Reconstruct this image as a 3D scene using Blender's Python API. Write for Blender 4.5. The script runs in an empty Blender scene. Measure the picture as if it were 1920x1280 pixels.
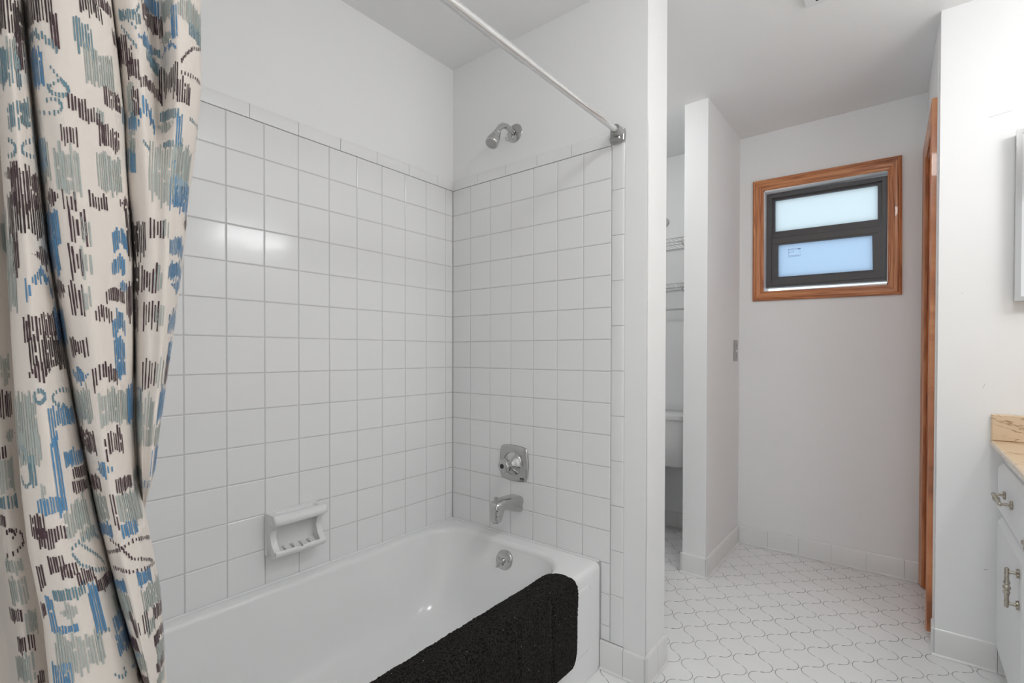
import bpy, math, random
from mathutils import Vector, Matrix
import numpy as np
random.seed(7)
C = bpy.context.scene.collection
PI = math.pi

# ------------------------------------------------------------------ camera
cam_d = bpy.data.cameras.new('camera'); cam = bpy.data.objects.new('camera', cam_d); C.objects.link(cam)
yaw, pit, rol = 0.6736, -0.010175, 0.001956
fw = Vector((-math.sin(yaw), math.cos(yaw), 0)); rt = Vector((math.cos(yaw), math.sin(yaw), 0)); up = Vector((0, 0, 1))
f2 = math.cos(pit)*fw + math.sin(pit)*up; u2 = math.cos(pit)*up - math.sin(pit)*fw
r3 = math.cos(rol)*rt + math.sin(rol)*u2; u3 = math.cos(rol)*u2 - math.sin(rol)*rt
m = Matrix((r3, u3, -f2)).transposed().to_4x4(); m.translation = Vector((1.5453, -1.5208, 1.0879))
cam.matrix_world = m
cam_d.sensor_width = 36; cam_d.lens = 922.81/1920*36; cam_d.shift_y = 31.1/1920
cam_d.clip_start = 0.02
bpy.context.scene.camera = cam

# ------------------------------------------------------------------ world: pale daylight, bluer on the garden side (+y)
w = bpy.data.worlds.new('world'); bpy.context.scene.world = w; w.use_nodes = True
nt = w.node_tree; nt.nodes.clear()
tc = nt.nodes.new('ShaderNodeTexCoord'); sp = nt.nodes.new('ShaderNodeSeparateXYZ'); nt.links.new(tc.outputs['Generated'], sp.inputs[0])
rp = nt.nodes.new('ShaderNodeValToRGB'); mr = nt.nodes.new('ShaderNodeMapRange')
mr.inputs[1].default_value = -1; mr.inputs[2].default_value = 1
nt.links.new(sp.outputs[1], mr.inputs[0]); nt.links.new(mr.outputs[0], rp.inputs[0])
rp.color_ramp.elements[0].position = .45; rp.color_ramp.elements[0].color = (.99, .995, 1.0, 1)
rp.color_ramp.elements[1].position = .75; rp.color_ramp.elements[1].color = (1.42, 1.62, 1.74, 1)
bg = nt.nodes.new('ShaderNodeBackground'); bg.inputs[1].default_value = 0.9
wo = nt.nodes.new('ShaderNodeOutputWorld'); nt.links.new(rp.outputs[0], bg.inputs[0]); nt.links.new(bg.outputs[0], wo.inputs[0])

vs = bpy.context.scene.view_settings
vs.view_transform = 'Standard'; vs.look = 'None'; vs.gamma = 1; vs.use_curve_mapping = False; vs.exposure = 0.0

# ------------------------------------------------------------------ materials
def srgb(r, g, b):
    f = lambda c: (c/255/12.92 if c/255 <= .04045 else ((c/255+.055)/1.055)**2.4)
    return (f(r), f(g), f(b), 1)
class Mat:
    def __init__(s, name):
        s.m = bpy.data.materials.new(name); s.m.use_nodes = True; s.t = s.m.node_tree
        s.b = s.t.nodes['Principled BSDF']; s.out = s.t.nodes['Material Output']
    def n(s, typ, **kw):
        x = s.t.nodes.new(typ)
        for k, v in kw.items():
            if isinstance(k, str) and k.startswith('i_'):
                key = k[2:].replace('_', ' '); x.inputs[key].default_value = v
            else: setattr(x, k, v)
        return x
    def l(s, a, b): s.t.links.new(a, b)
    def set(s, **kw):
        for k, v in kw.items(): s.b.inputs[k.replace('_', ' ')].default_value = v
        return s
    def bump(s, src, strength=.2, dist=.001):
        bp = s.n('ShaderNodeBump'); bp.inputs['Strength'].default_value = strength; bp.inputs['Distance'].default_value = dist
        s.l(src, bp.inputs['Height']); s.l(bp.outputs[0], s.b.inputs['Normal']); return bp
def simple(name, col, rough=.5, metal=0, noise=None, amt=.04, bump=0, spec=.5, coat=0):
    M = Mat(name); M.set(Roughness=rough, Metallic=metal); M.b.inputs['Specular IOR Level'].default_value = spec
    M.b.inputs['Coat Weight'].default_value = coat
    tcn = M.n('ShaderNodeTexCoord'); nz = M.n('ShaderNodeTexNoise'); nz.inputs['Scale'].default_value = noise or 6; nz.inputs['Detail'].default_value = 5
    M.l(tcn.outputs['Object'], nz.inputs['Vector'])
    mx = M.n('ShaderNodeMix'); mx.data_type = 'RGBA'; mx.inputs[6].default_value = tuple(c*(1-amt) for c in col[:3])+(1,); mx.inputs[7].default_value = tuple(min(1, c*(1+amt)) for c in col[:3])+(1,)
    M.l(nz.outputs[0], mx.inputs[0]); M.l(mx.outputs[2], M.b.inputs['Base Color'])
    if bump:
        n2 = M.n('ShaderNodeTexNoise'); n2.inputs['Scale'].default_value = bump; n2.inputs['Detail'].default_value = 3; M.l(tcn.outputs['Object'], n2.inputs['Vector'])
        M.bump(n2.outputs[0], .15, .0006)
    return M.m
M_paint = simple('white_wall_paint', (.93, .93, .927, 1), .55, amt=.015, noise=2.5, bump=260, spec=.3)
M_ceil = simple('white_ceiling_paint', (.93, .93, .93, 1), .7, amt=.015, noise=2, bump=180, spec=.2)
M_paint_alc = M_paint
def tile_mat(name, col, rough, wav):
    M = Mat(name); M.set(Roughness=rough); M.b.inputs['Base Color'].default_value = col
    tcn = M.n('ShaderNodeTexCoord'); nz = M.n('ShaderNodeTexNoise'); nz.inputs['Scale'].default_value = 9; nz.inputs['Detail'].default_value = 2
    M.l(tcn.outputs['Object'], nz.inputs['Vector']); M.bump(nz.outputs[0], wav, .006)
    return M.m
M_tile = tile_mat('glazed_white_tile', (.90, .90, .897, 1), .13, .12)
M_grout = simple('pale_grey_grout', (.66, .66, .65, 1), .8, amt=.08, noise=30)
M_base = tile_mat('glazed_white_base_tile', (.86, .86, .85, 1), .2, .1)
M_porc = tile_mat('white_porcelain', (.87, .87, .865, 1), .1, .03)
M_tub = tile_mat('white_tub_enamel', (.90, .90, .897, 1), .12, .03)
M_chrome = simple('polished_chrome', (.56, .56, .555, 1), .13, 1, amt=.03)
M_chrome_b = simple('worn_chrome', (.50, .50, .49, 1), .24, 1, amt=.1, noise=40)
M_dark = simple('dark_slot', (.03, .03, .03, 1), .6)
M_steel = simple('brushed_steel_plate', (.42, .42, .41, 1), .35, .9, amt=.05)
M_rod = simple('white_enamelled_rod', (.74, .74, .735, 1), .16, .6, amt=.02, coat=.5)
M_rod_metal = simple('dull_metal_bracket', (.42, .42, .41, 1), .35, .7, amt=.2, noise=60)
M_wire = simple('white_coated_wire', (.62, .62, .61, 1), .4)
M_bronze = simple('dark_bronze_aluminium', (.115, .110, .112, 1), .45, .2, amt=.1, noise=20)
M_vinyl = simple('white_vinyl_reveal', (.93, .93, .95, 1), .4)
M_cab = simple('white_cabinet_paint', (.88, .89, .90, 1), .4, amt=.02)
M_cabedge = simple('cabinet_edge_paint', (.60, .61, .62, 1), .45, amt=.02)
M_vent = simple('white_plastic', (.86, .86, .86, 1), .4)
M_nickel = simple('antique_nickel', (.50, .46, .39, 1), .28, 1, amt=.5, noise=220)
M_mirror = simple('mirror_glass', (.86, .87, .87, 1), .02, 1, amt=0)
M_disc = simple('grey_disc', (.55, .55, .54, 1), .5)
M_ink_lbl = simple('blue_label_ink', (.10, .18, .45, 1), .6)
def wood(name, c1, c2, c3):
    M = Mat(name); M.set(Roughness=.32); M.b.inputs['Coat Weight'].default_value = .3
    uv = M.n('ShaderNodeUVMap'); mp = M.n('ShaderNodeMapping'); mp.inputs['Scale'].default_value = (1.2, 26, 1); M.l(uv.outputs[0], mp.inputs[0])
    nz = M.n('ShaderNodeTexNoise'); nz.inputs['Scale'].default_value = 3.0; nz.inputs['Detail'].default_value = 6; nz.inputs['Distortion'].default_value = 1.2; M.l(mp.outputs[0], nz.inputs['Vector'])
    rp = M.n('ShaderNodeValToRGB'); e = rp.color_ramp.elements; e[0].position = .33; e[0].color = c1; e[1].position = .68; e[1].color = c3
    k = e.new(.5); k.color = c2; M.l(nz.outputs[0], rp.inputs[0]); M.l(rp.outputs[0], M.b.inputs['Base Color'])
    M.bump(nz.outputs[0], .15, .0005); return M.m
M_wood = wood('orange_stained_pine', srgb(150, 88, 52), srgb(200, 126, 78), srgb(226, 160, 108))
M_wood_d = wood('deep_orange_stained_pine', srgb(130, 56, 18), srgb(186, 98, 40), srgb(212, 128, 60))
def marble():
    M = Mat('cultured_marble_tan'); M.set(Roughness=.18)
    tcn = M.n('ShaderNodeTexCoord'); n1 = M.n('ShaderNodeTexNoise'); n1.inputs['Scale'].default_value = 7; n1.inputs['Detail'].default_value = 6; n1.inputs['Distortion'].default_value = 2.0
    mp = M.n('ShaderNodeMapping'); mp.inputs['Scale'].default_value = (1, 1, 2.4); mp.inputs['Rotation'].default_value = (.2, .3, .4)
    M.l(tcn.outputs['Object'], mp.inputs[0]); M.l(mp.outputs[0], n1.inputs['Vector'])
    rp = M.n('ShaderNodeValToRGB'); e = rp.color_ramp.elements; e[0].position = .47; e[0].color = srgb(226, 200, 168); e[1].position = .53; e[1].color = srgb(228, 203, 172)
    k = e.new(.5); k.color = srgb(160, 124, 92); M.l(n1.outputs[0], rp.inputs[0])
    n2 = M.n('ShaderNodeTexNoise'); n2.inputs['Scale'].default_value = 5; M.l(tcn.outputs['Object'], n2.inputs['Vector'])
    r2 = M.n('ShaderNodeValToRGB'); r2.color_ramp.elements[0].position = .48; r2.color_ramp.elements[1].position = .62; M.l(n2.outputs[0], r2.inputs[0])
    mx = M.n('ShaderNodeMix'); mx.data_type = 'RGBA'; mx.inputs[6].default_value = srgb(226, 200, 168)
    M.l(r2.outputs[0], mx.inputs[0]); M.l(rp.outputs[0], mx.inputs[7]); M.l(mx.outputs[2], M.b.inputs['Base Color']); return M.m
M_marble = marble()
def floor_tile():
    M = Mat('matt_white_lantern_floor_tile'); M.set(Roughness=.38)
    tcn = M.n('ShaderNodeTexCoord'); nz = M.n('ShaderNodeTexNoise'); nz.inputs['Scale'].default_value = 14; nz.inputs['Detail'].default_value = 6; M.l(tcn.outputs['Object'], nz.inputs['Vector'])
    rp = M.n('ShaderNodeValToRGB'); rp.color_ramp.elements[0].color = (.88, .878, .872, 1); rp.color_ramp.elements[1].color = (.92, .918, .912, 1); M.l(nz.outputs[0], rp.inputs[0]); M.l(rp.outputs[0], M.b.inputs['Base Color'])
    M.bump(nz.outputs[0], .06, .002); return M.m
M_ftile = floor_tile()
def floor_grout():
    M = Mat('floor_grout'); M.set(Roughness=.85)
    tcn = M.n('ShaderNodeTexCoord'); nz = M.n('ShaderNodeTexNoise'); nz.inputs['Scale'].default_value = 3.5; nz.inputs['Detail'].default_value = 4; M.l(tcn.outputs['Object'], nz.inputs['Vector'])
    rp = M.n('ShaderNodeValToRGB'); e = rp.color_ramp.elements; e[0].position = .42; e[0].color = (.07, .07, .068, 1); e[1].position = .70; e[1].color = (.42, .42, .41, 1); M.l(nz.outputs[0], rp.inputs[0]); M.l(rp.outputs[0], M.b.inputs['Base Color']); return M.m
M_fgrout = floor_grout()
def pane(name, col, gloss=.08):
    M = Mat(name); t = M.t; t.nodes.remove(M.b)
    tr = M.n('ShaderNodeBsdfTranslucent'); tr.inputs[0].default_value = col
    gl = M.n('ShaderNodeBsdfGlossy'); gl.inputs['Roughness'].default_value = .2; gl.inputs[0].default_value = (.8, .85, .9, 1)
    tcn = M.n('ShaderNodeTexCoord'); nz = M.n('ShaderNodeTexNoise'); nz.inputs['Scale'].default_value = 160; M.l(tcn.outputs['Object'], nz.inputs['Vector'])
    bp = M.n('ShaderNodeBump'); bp.inputs['Strength'].default_value = .5; bp.inputs['Distance'].default_value = .001; M.l(nz.outputs[0], bp.inputs['Height']); M.l(bp.outputs[0], tr.inputs['Normal']); M.l(bp.outputs[0], gl.inputs['Normal'])
    mx = M.n('ShaderNodeMixShader'); mx.inputs[0].default_value = gloss; M.l(tr.outputs[0], mx.inputs[1]); M.l(gl.outputs[0], mx.inputs[2]); M.l(mx.outputs[0], M.out.inputs[0]); return M.m
M_pane_u = pane('frosted_upper_pane', (.60, .66, .68, 1), .05)
M_pane_l = pane('frosted_screened_lower_pane', (.40, .51, .66, 1), .05)
def emis(name, col, st):
    M = Mat(name); M.b.inputs['Base Color'].default_value = col; M.b.inputs['Emission Color'].default_value = col; M.b.inputs['Emission Strength'].default_value = st; return M.m
M_bulb = emis('lit_globe_bulb', (.972, .990, 1.0, 1), 26)
M_fill = emis('fill_lamp_glow', (.972, .990, 1.0, 1), 26)  # glow of the added fill lamp near the vanity
M_fill2 = emis('small_fill_lamp_glow', (.972, .990, 1.0, 1), 23)  # glow of the fill lamp added in the toilet alcove
def cloth_mat(name, col, tr=.0):
    M = Mat(name); M.set(Roughness=.75); M.b.inputs['Base Color'].default_value = col; M.b.inputs['Sheen Weight'].default_value = .05
    tcn = M.n('ShaderNodeTexCoord'); nz = M.n('ShaderNodeTexNoise'); nz.inputs['Scale'].default_value = 35; nz.inputs['Detail'].default_value = 3; M.l(tcn.outputs['Object'], nz.inputs['Vector'])
    M.bump(nz.outputs[0], .25, .003)
    return M.m
M_cloth = cloth_mat('cream_cotton', srgb(228, 219, 210))
INK = {'P': cloth_mat('plum_print', srgb(72, 48, 56)), 'K': cloth_mat('near_black_print', srgb(52, 38, 40)), 'B': cloth_mat('blue_print', srgb(86, 138, 180)), 'T': cloth_mat('teal_print', srgb(104, 138, 152)), 'G': cloth_mat('sage_grey_print', srgb(172, 180, 175))}
def mat_mat():
    M = Mat('black_chenille_pile'); M.set(Roughness=.95); M.b.inputs['Specular IOR Level'].default_value = .25
    tcn = M.n('ShaderNodeTexCoord'); nz = M.n('ShaderNodeTexVoronoi'); nz.inputs['Scale'].default_value = 240; M.l(tcn.outputs['Object'], nz.inputs['Vector'])
    rp = M.n('ShaderNodeValToRGB'); rp.color_ramp.elements[0].color = (.042, .038, .034, 1); rp.color_ramp.elements[1].color = (.003, .0027, .0025, 1); rp.color_ramp.elements[1].position = .7; M.l(nz.outputs['Distance'], rp.inputs[0])
    v2 = M.n('ShaderNodeTexVoronoi'); v2.inputs['Scale'].default_value = 42; M.l(tcn.outputs['Object'], v2.inputs['Vector'])
    r2 = M.n('ShaderNodeValToRGB'); r2.color_ramp.elements[0].position = .045; r2.color_ramp.elements[0].color = (1, 1, 1, 1); r2.color_ramp.elements[1].position = .06; r2.color_ramp.elements[1].color = (0, 0, 0, 1); M.l(v2.outputs['Distance'], r2.inputs[0])
    mx = M.n('ShaderNodeMix'); mx.data_type = 'RGBA'; mx.inputs[7].default_value = (.35, .33, .31, 1)
    ml = M.n('ShaderNodeMath', operation='MULTIPLY'); ml.inputs[1].default_value = .8; M.l(r2.outputs[0], ml.inputs[0]); M.l(ml.outputs[0], mx.inputs[0]); M.l(rp.outputs[0], mx.inputs[6]); M.l(mx.outputs[2], M.b.inputs['Base Color'])
    M.bump(nz.outputs['Distance'], .9, .0025); return M.m
M_mat = mat_mat()

# ------------------------------------------------------------------ mesh builder
class MB:
    def __init__(s): s.v = []; s.f = []; s.mi = []; s.uv = []
    def add(s, vs, fs, mi=0, uvs=None):
        o = len(s.v); s.v += [tuple(p) for p in vs]
        for k, f in enumerate(fs):
            s.f.append([o+i for i in f]); s.mi.append(mi); s.uv.append(uvs[k] if uvs else None)
        return s
    def box(s, x0, x1, y0, y1, z0, z1, mi=0, bev=0, ax=None):
        """box; bev>0 chamfers every edge"""
        if bev <= 0:
            vs = [(x, y, z) for x in (x0, x1) for y in (y0, y1) for z in (z0, z1)]
            return s.add(vs, [(0, 1, 3, 2), (4, 6, 7, 5), (0, 4, 5, 1), (2, 3, 7, 6), (0, 2, 6, 4), (1, 5, 7, 3)], mi)
        b = bev; lo = (x0, y0, z0); hi = (x1, y1, z1); vs = []; idx = {}
        for cx in (0, 1):
            for cy in (0, 1):
                for cz in (0, 1):
                    c = [hi[0] if cx else lo[0], hi[1] if cy else lo[1], hi[2] if cz else lo[2]]; sg = [-1 if cx else 1, -1 if cy else 1, -1 if cz else 1]
                    for a in range(3):
                        p = [c[i]+(0 if i == a else sg[i]*b) for i in range(3)]
                        idx[(cx, cy, cz, a)] = len(vs); vs.append(p)
        fs = []
        for a in range(3):
            o1, o2 = [i for i in range(3) if i != a]
            for sd in (0, 1):
                q = []
                for (i, j) in ((0, 0), (1, 0), (1, 1), (0, 1)):
                    k = [0, 0, 0]; k[a] = sd; k[o1] = i; k[o2] = j; q.append(idx[(*k, a)])
                fs.append(q)
            for i in (0, 1):
                for j in (0, 1):
                    k0 = [0, 0, 0]; k1 = [0, 0, 0]; k0[a] = 0; k1[a] = 1; k0[o1] = k1[o1] = i; k0[o2] = k1[o2] = j
                    fs.append([idx[(*k0, o1)], idx[(*k1, o1)], idx[(*k1, o2)], idx[(*k0, o2)]])
        for cx in (0, 1):
            for cy in (0, 1):
                for cz in (0, 1): fs.append([idx[(cx, cy, cz, a)] for a in range(3)])
        return s.add(vs, fs, mi)
    def grid(s, P, mi=0, close_u=False, close_v=False, flip=False):
        nu, nv = len(P), len(P[0]); vs = [p for r in P for p in r]; fs = []
        for i in range(nu-(0 if close_u else 1)):
            for j in range(nv-(0 if close_v else 1)):
                q = [i*nv+j, ((i+1) % nu)*nv+j, ((i+1) % nu)*nv+(j+1) % nv, i*nv+(j+1) % nv]
                fs.append(q[::-1] if flip else q)
        return s.add(vs, fs, mi)
    def tube(s, path, rad, n=16, mi=0, cap=True, squash=None):
        path = [Vector(p) for p in path]; R_ = rad if isinstance(rad, (list, tuple)) else [rad]*len(path); rings = []
        prev = None
        for i, p in enumerate(path):
            t = (path[min(i+1, len(path)-1)]-path[max(i-1, 0)]).normalized()
            if prev is None:
                a = Vector((0, 0, 1)) if abs(t.z) < .9 else Vector((1, 0, 0)); nrm = (a-t*a.dot(t)).normalized()
            else: nrm = (prev-t*prev.dot(t)).normalized()
            prev = nrm; bn = t.cross(nrm)
            rings.append([p+R_[i]*(math.cos(2*PI*k/n)*nrm+math.sin(2*PI*k/n)*bn) for k in range(n)])
        s.grid(rings, mi, close_v=True)
        if cap:
            s.add(rings[0], [list(range(n))], mi); s.add(rings[-1], [list(range(n))[::-1]], mi)
        return s
    def lathe(s, o, axis, prof, n=32, mi=0):
        """prof: (distance along axis, radius)"""
        o = Vector(o); a = Vector(axis).normalized(); t = Vector((0, 0, 1)) if abs(a.z) < .9 else Vector((1, 0, 0)); u = (t-a*t.dot(a)).normalized(); v = a.cross(u)
        s.grid([[o+a*d+max(r, 1e-5)*(math.cos(2*PI*k/n)*u+math.sin(2*PI*k/n)*v) for k in range(n)] for d, r in prof], mi, close_v=True); return s
    def build(s, name, mats, parent=None, smooth=False, angle=None, weld=True):
        me = bpy.data.meshes.new(name); me.from_pydata(s.v, [], s.f)
        mats = mats if isinstance(mats, (list, tuple)) else [mats]
        for m_ in mats: me.materials.append(m_)
        me.polygons.foreach_set('material_index', s.mi)
        if any(u is not None for u in s.uv):
            L = me.uv_layers.new(name='UVMap'); k = 0
            for fi, f in enumerate(s.f):
                for j in range(len(f)):
                    L.data[k].uv = s.uv[fi][j] if s.uv[fi] else (0, 0); k += 1
        if weld or True:
            import bmesh
            bm = bmesh.new(); bm.from_mesh(me)
            if weld: bmesh.ops.remove_doubles(bm, verts=bm.verts, dist=1e-6)
            bmesh.ops.recalc_face_normals(bm, faces=bm.faces); bm.to_mesh(me); bm.free()
        if smooth: me.polygons.foreach_set('use_smooth', [True]*len(me.polygons))
        me.update()
        if smooth and angle is not None:
            try: me.set_sharp_from_angle(angle=math.radians(angle))
            except Exception: pass
        o = bpy.data.objects.new(name, me); C.objects.link(o)
        if parent: o.parent = parent; o.matrix_parent_inverse = parent.matrix_world.inverted() if parent.type != 'EMPTY' else Matrix.Translation(-parent.location)
        return o
def tag(o, label=None, cat=None, group=None, kind=None):
    if label: o['label'] = label
    if cat: o['category'] = cat
    if group: o['group'] = group
    if kind: o['kind'] = kind
    return o
def thing(name, label, cat, loc, group=None):
    o = bpy.data.objects.new(name, None); C.objects.link(o); o.location = loc; o.empty_display_size = .05
    bpy.context.view_layer.update()
    return tag(o, label, cat, group)
def struct(o): return tag(o, kind='structure')
def rrect(x0, x1, y0, y1, r, m_=8, sd=10):
    """rounded rectangle points, constant count"""
    P = []
    for (cx, cy, a0, nx, ny) in ((x1-r, y1-r, 0, 0, 0), (x0+r, y1-r, PI/2, 0, 0), (x0+r, y0+r, PI, 0, 0), (x1-r, y0+r, 1.5*PI, 0, 0)):
        for k in range(m_+1): a = a0+PI/2*k/m_; P.append((cx+r*math.cos(a), cy+r*math.sin(a)))
        ax, ay = P[-1]
        nxt = {0: (x0+r, y1), PI/2: (x0, y0+r), PI: (x1-r, y0), 1.5*PI: (x1, y1-r)}[a0]
        for k in range(1, sd): P.append((ax+(nxt[0]-ax)*k/sd, ay+(nxt[1]-ay)*k/sd))
    return P
ZC = 2.316   # ceiling height
T = .1095    # tile module
ZR = 1.792   # top of the tile field
XP = 1.638   # door wall plane
YB = 1.515   # window wall plane
YM = .825    # mirror wall plane
XV = 2.30    # wall behind the vanity
# ------------------------------------------------------------------ floor
def build_floor():
    mb = MB(); mb.box(-.1, 2.4, -2.6, 1.66, -.06, -.0012, 1)
    PX, PY = .135, .1435; lx = .0045; g = .0008
    def half_edge(p0, p1):
        # S curve from a left tip to the next node, with the tiny step in its middle
        x0, y0 = p0; x1, y1 = p1; dy = y1-y0; pts = []
        N = 9
        for k in range(N+1):
            t = k/N; B = [(1-t)**3, 3*(1-t)**2*t, 3*(1-t)*t*t, t**3]
            x = B[0]*x0+B[1]*(x0-.001*(1 if x1 > x0 else -1))+B[2]*(x1+.001*(1 if x1 > x0 else -1))+B[3]*x1; y = B[0]*y0+B[1]*(y0+dy*.60)+B[2]*(y0+dy*.40)+B[3]*y1
            pts.append([x, y])
        k = N//2; a, b = pts[k], pts[k+1]; mx, my = (a[0]+b[0])/2, (a[1]+b[1])/2
        d = .0011
        return pts[:k]+[[mx-d, my-d*.5+.0014], [mx+d*.4, my+.0004], [mx-d*.4, my-.0004], [mx+d, my+d*.5-.0014]]+pts[k+2:]
    def outline(cx, cy):
        L = (cx-PX/2+lx, cy); R_ = (cx+PX/2-lx, cy); Tl, Tr = (cx-lx, cy+PY/2), (cx+lx, cy+PY/2); Bl, Br = (cx-lx, cy-PY/2), (cx+lx, cy-PY/2)
        e1 = half_edge(R_, Tr); e2 = half_edge(L, Tl)[::-1]; e3 = half_edge(L, Bl); e4 = half_edge(R_, Br)[::-1]
        return e1+e2+e3[1:]+e4[:-1]
    base = outline(0, 0)
    # inset
    n = len(base); ins = []
    for i in range(n):
        p0, p1, p2 = base[i-1], base[i], base[(i+1) % n]
        d1 = Vector((p1[0]-p0[0], p1[1]-p0[1])); d2 = Vector((p2[0]-p1[0], p2[1]-p1[1]))
        if d1.length < 1e-7: d1 = d2
        if d2.length < 1e-7: d2 = d1
        d = (d1.normalized()+d2.normalized())
        if d.length < 1e-4: d = d1
        d.normalize(); ins.append((p1[0]-d.y*g, p1[1]+d.x*g))
    ox, oy = 1.135, .426
    for i in range(-18, 22):
        for j in range(-48, 20):
            if (i+j) % 2: continue
            cx = ox+PX/2*(i)+0.0; cy = oy+PY/2*(j+1)
            if not (-.12 < cx < 2.42 and -2.6 < cy < 1.6): continue
            if cx < .62 and cy < -.05: continue
            mb.add([(cx+x, cy+y, 0) for x, y in ins], [list(range(n))], 0)
    return struct(mb.build('floor', [M_ftile, M_fgrout], weld=False))
build_floor()
struct(MB().box(-.1, 2.4, -2.6, 1.66, ZC, ZC+.08).build('ceiling', M_ceil))

# ------------------------------------------------------------------ walls
wl = struct(MB().box(-.12, -.004, -1.62, YB+.14, 0, 1.8362).box(-.12, -.0003, -1.62, YB+.14, 1.8362, ZC).build('wall_left', M_paint))
# glazed tile field: one mesh with its grout bed
def field(u_edges, z_edges, place, skip=None, g=.0011, depth=.0016):
    mb = MB()
    for i in range(len(u_edges)-1):
        for j in range(len(z_edges)-1):
            u0, u1, z0, z1 = u_edges[i]+g, u_edges[i+1]-g, z_edges[j]+g, z_edges[j+1]-g
            if u1-u0 < .004 or z1-z0 < .004: continue
            b = .0022; rnd = random.Random(i*131+j*17+len(u_edges)); tx = rnd.uniform(-1, 1)*.00012; tz = rnd.uniform(-1, 1)*.00012
            ou = [(u0, z0), (u1, z0), (u1, z1), (u0, z1)]; inn = [(u0+b, z0+b), (u1-b, z0+b), (u1-b, z1-b), (u0+b, z1-b)]; mid = [(u0+b*.3, z0+b*.3), (u1-b*.3, z0+b*.3), (u1-b*.3, z1-b*.3), (u0+b*.3, z1-b*.3)]
            dd = [tx+tz, -tx+tz, -tx-tz, tx-tz]
            vs = [place(p[0], p[1], -depth-.001) for p in ou]+[place(p[0], p[1], -depth*.42) for p in mid]+[place(p[0], p[1], dd[k]) for k, p in enumerate(inn)]
            fs = [(8, 9, 10, 11)]
            for k in range(4):
                k2 = (k+1) % 4; fs += [(k, k2, 4+k2, 4+k), (4+k, 4+k2, 8+k2, 8+k)]
            mb.add(vs, fs, 0)
    mb.add([place(u_edges[0], z_edges[0], -depth), place(u_edges[-1], z_edges[0], -depth), place(u_edges[-1], z_edges[-1], -depth), place(u_edges[0], z_edges[-1], -depth)], [(0, 1, 2, 3)], 1)
    return mb
zr = [ZR-T*k for k in range(13, -1, -1)]; zr[0] = .3665
yl = [0, -.0426]+[-.0426-T*k for k in range(1, 14)]; yl = [y for y in yl if y > -1.5]+[-1.522]
fl = field(sorted(yl), zr, lambda u, z, d: (d, u, z))
fl.build('wall_tiles', [M_tile, M_grout], wl)
def cap_strip(edges, place, h=.0445, prof=((-.004, 0), (.0012, .0), (.0026, .012), (.0028, .030), (.0015, .040), (-.001, .0445), (-.004, .0450))):
    mb = MB()
    for a, b in zip(edges[:-1], edges[1:]):
        a += .0008; b -= .0008
        P = [[place(u, ZR+.0012+z, d) for d, z in prof] for u in (a, b)]
        mb.grid(P, 0); mb.add(P[0], [list(range(len(prof)))], 0); mb.add(P[1], [list(range(len(prof)))], 0)
    return mb
ce = sorted([0, -1.522]+[-.091-.1523*k for k in range(0, 10) if -.091-.1523*k > -1.5])
cap_strip(ce, lambda u, z, d: (d, u, z)).build('cap_tiles', M_tile, wl, smooth=True, angle=50)

wf = struct(MB().box(-.004, .8896, .004, .164, 0, 1.8362).box(.8127, .8896, .0003, .006, 0, 1.8362).box(-.004, .8896, .0003, .164, 1.8362, ZC).build('wall_far', M_paint))
ze = [ZR-T*k for k in range(16, -1, -1)]; ze[0] = .098
xe = [0, .1054]+[.1054+T*k for k in range(1, 7)]
zr2 = zr[:]
field(xe, zr2, lambda u, z, d: (u, d*-1+0.0, z)).build('wall_tiles', [M_tile, M_grout], wf)
field([.7262, .7624], [z for z in ze if z <= .3685]+[.3665] if False else [.098]+[ZR-T*k for k in (15, 14)]+[.3665], lambda u, z, d: (u, -d, z)).build('narrow_tiles', [M_tile, M_grout], wf)
cap_strip([0, .147, .2995, .452, .604, .7624], lambda u, z, d: (u, -d, z)).build('cap_tiles', M_tile, wf, smooth=True, angle=50)
bn = MB()
zz = [.100]+sorted([ZR-.0003-.1527*k for k in range(0, 12) if ZR-.1527*k > .12])
zz = zz if zz[1]-zz[0] > .02 else [zz[0]]+zz[2:]
for a, b in zip(zz[:-1], zz[1:]):
    pf = [(.7636, .0035), (.7640, .0005), (.7655, -.0002), (.800, -.0008), (.807, -.0004), (.8105, .001), (.8122, .003), (.8127, .006)]
    P = [[(x, y, z) for x, y in pf] for z in (a+.0008, b-.0008)]
    bn.grid(P, 0); bn.add(P[0], [list(range(len(pf)))], 0); bn.add(P[1], [list(range(len(pf)))], 0)
bn.box(.7624, .8118, .0032, .0045, .1, ZR, 1)
bn.build('bullnose_tiles', [M_tile, M_grout], wf, smooth=True, angle=50)

wn = struct(MB().box(-.12, .89, -1.63, -1.524, 0, ZC).build('wall_near', M_paint))
# window wall with its opening
wx0, wx1, wz0, wz1 = .918, 1.482, 1.424, 1.998
wb = struct(MB().box(-.12, wx0, YB, YB+.14, 0, ZC).box(wx1, 2.4, YB, YB+.14, 0, ZC).box(wx0, wx1, YB, YB+.14, 0, wz0).box(wx0, wx1, YB, YB+.14, wz1, ZC).build('wall_back', M_paint))
# partition beside the toilet
wp = struct(MB().box(.685, .798, .925, YB, 0, ZC).build('wall_partition', M_paint))
# mirror wall, door wall, vanity wall
dy0, dy1, dz = .995, 1.447, 1.985
wr = struct(MB().box(XP, XP+.11, YM+.1, dy0, 0, ZC).box(XP, XP+.11, dy1, YB, 0, ZC).box(XP, XP+.11, dy0, dy1, dz, ZC).build('wall_right', M_paint))
wm = struct(MB().box(XP, 2.4, YM, YM+.1, 0, ZC).build('wall_mirror', M_paint))
wv = struct(MB().box(XV, 2.4, -2.4, YM, 0, ZC).build('wall_vanity', M_paint))

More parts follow.
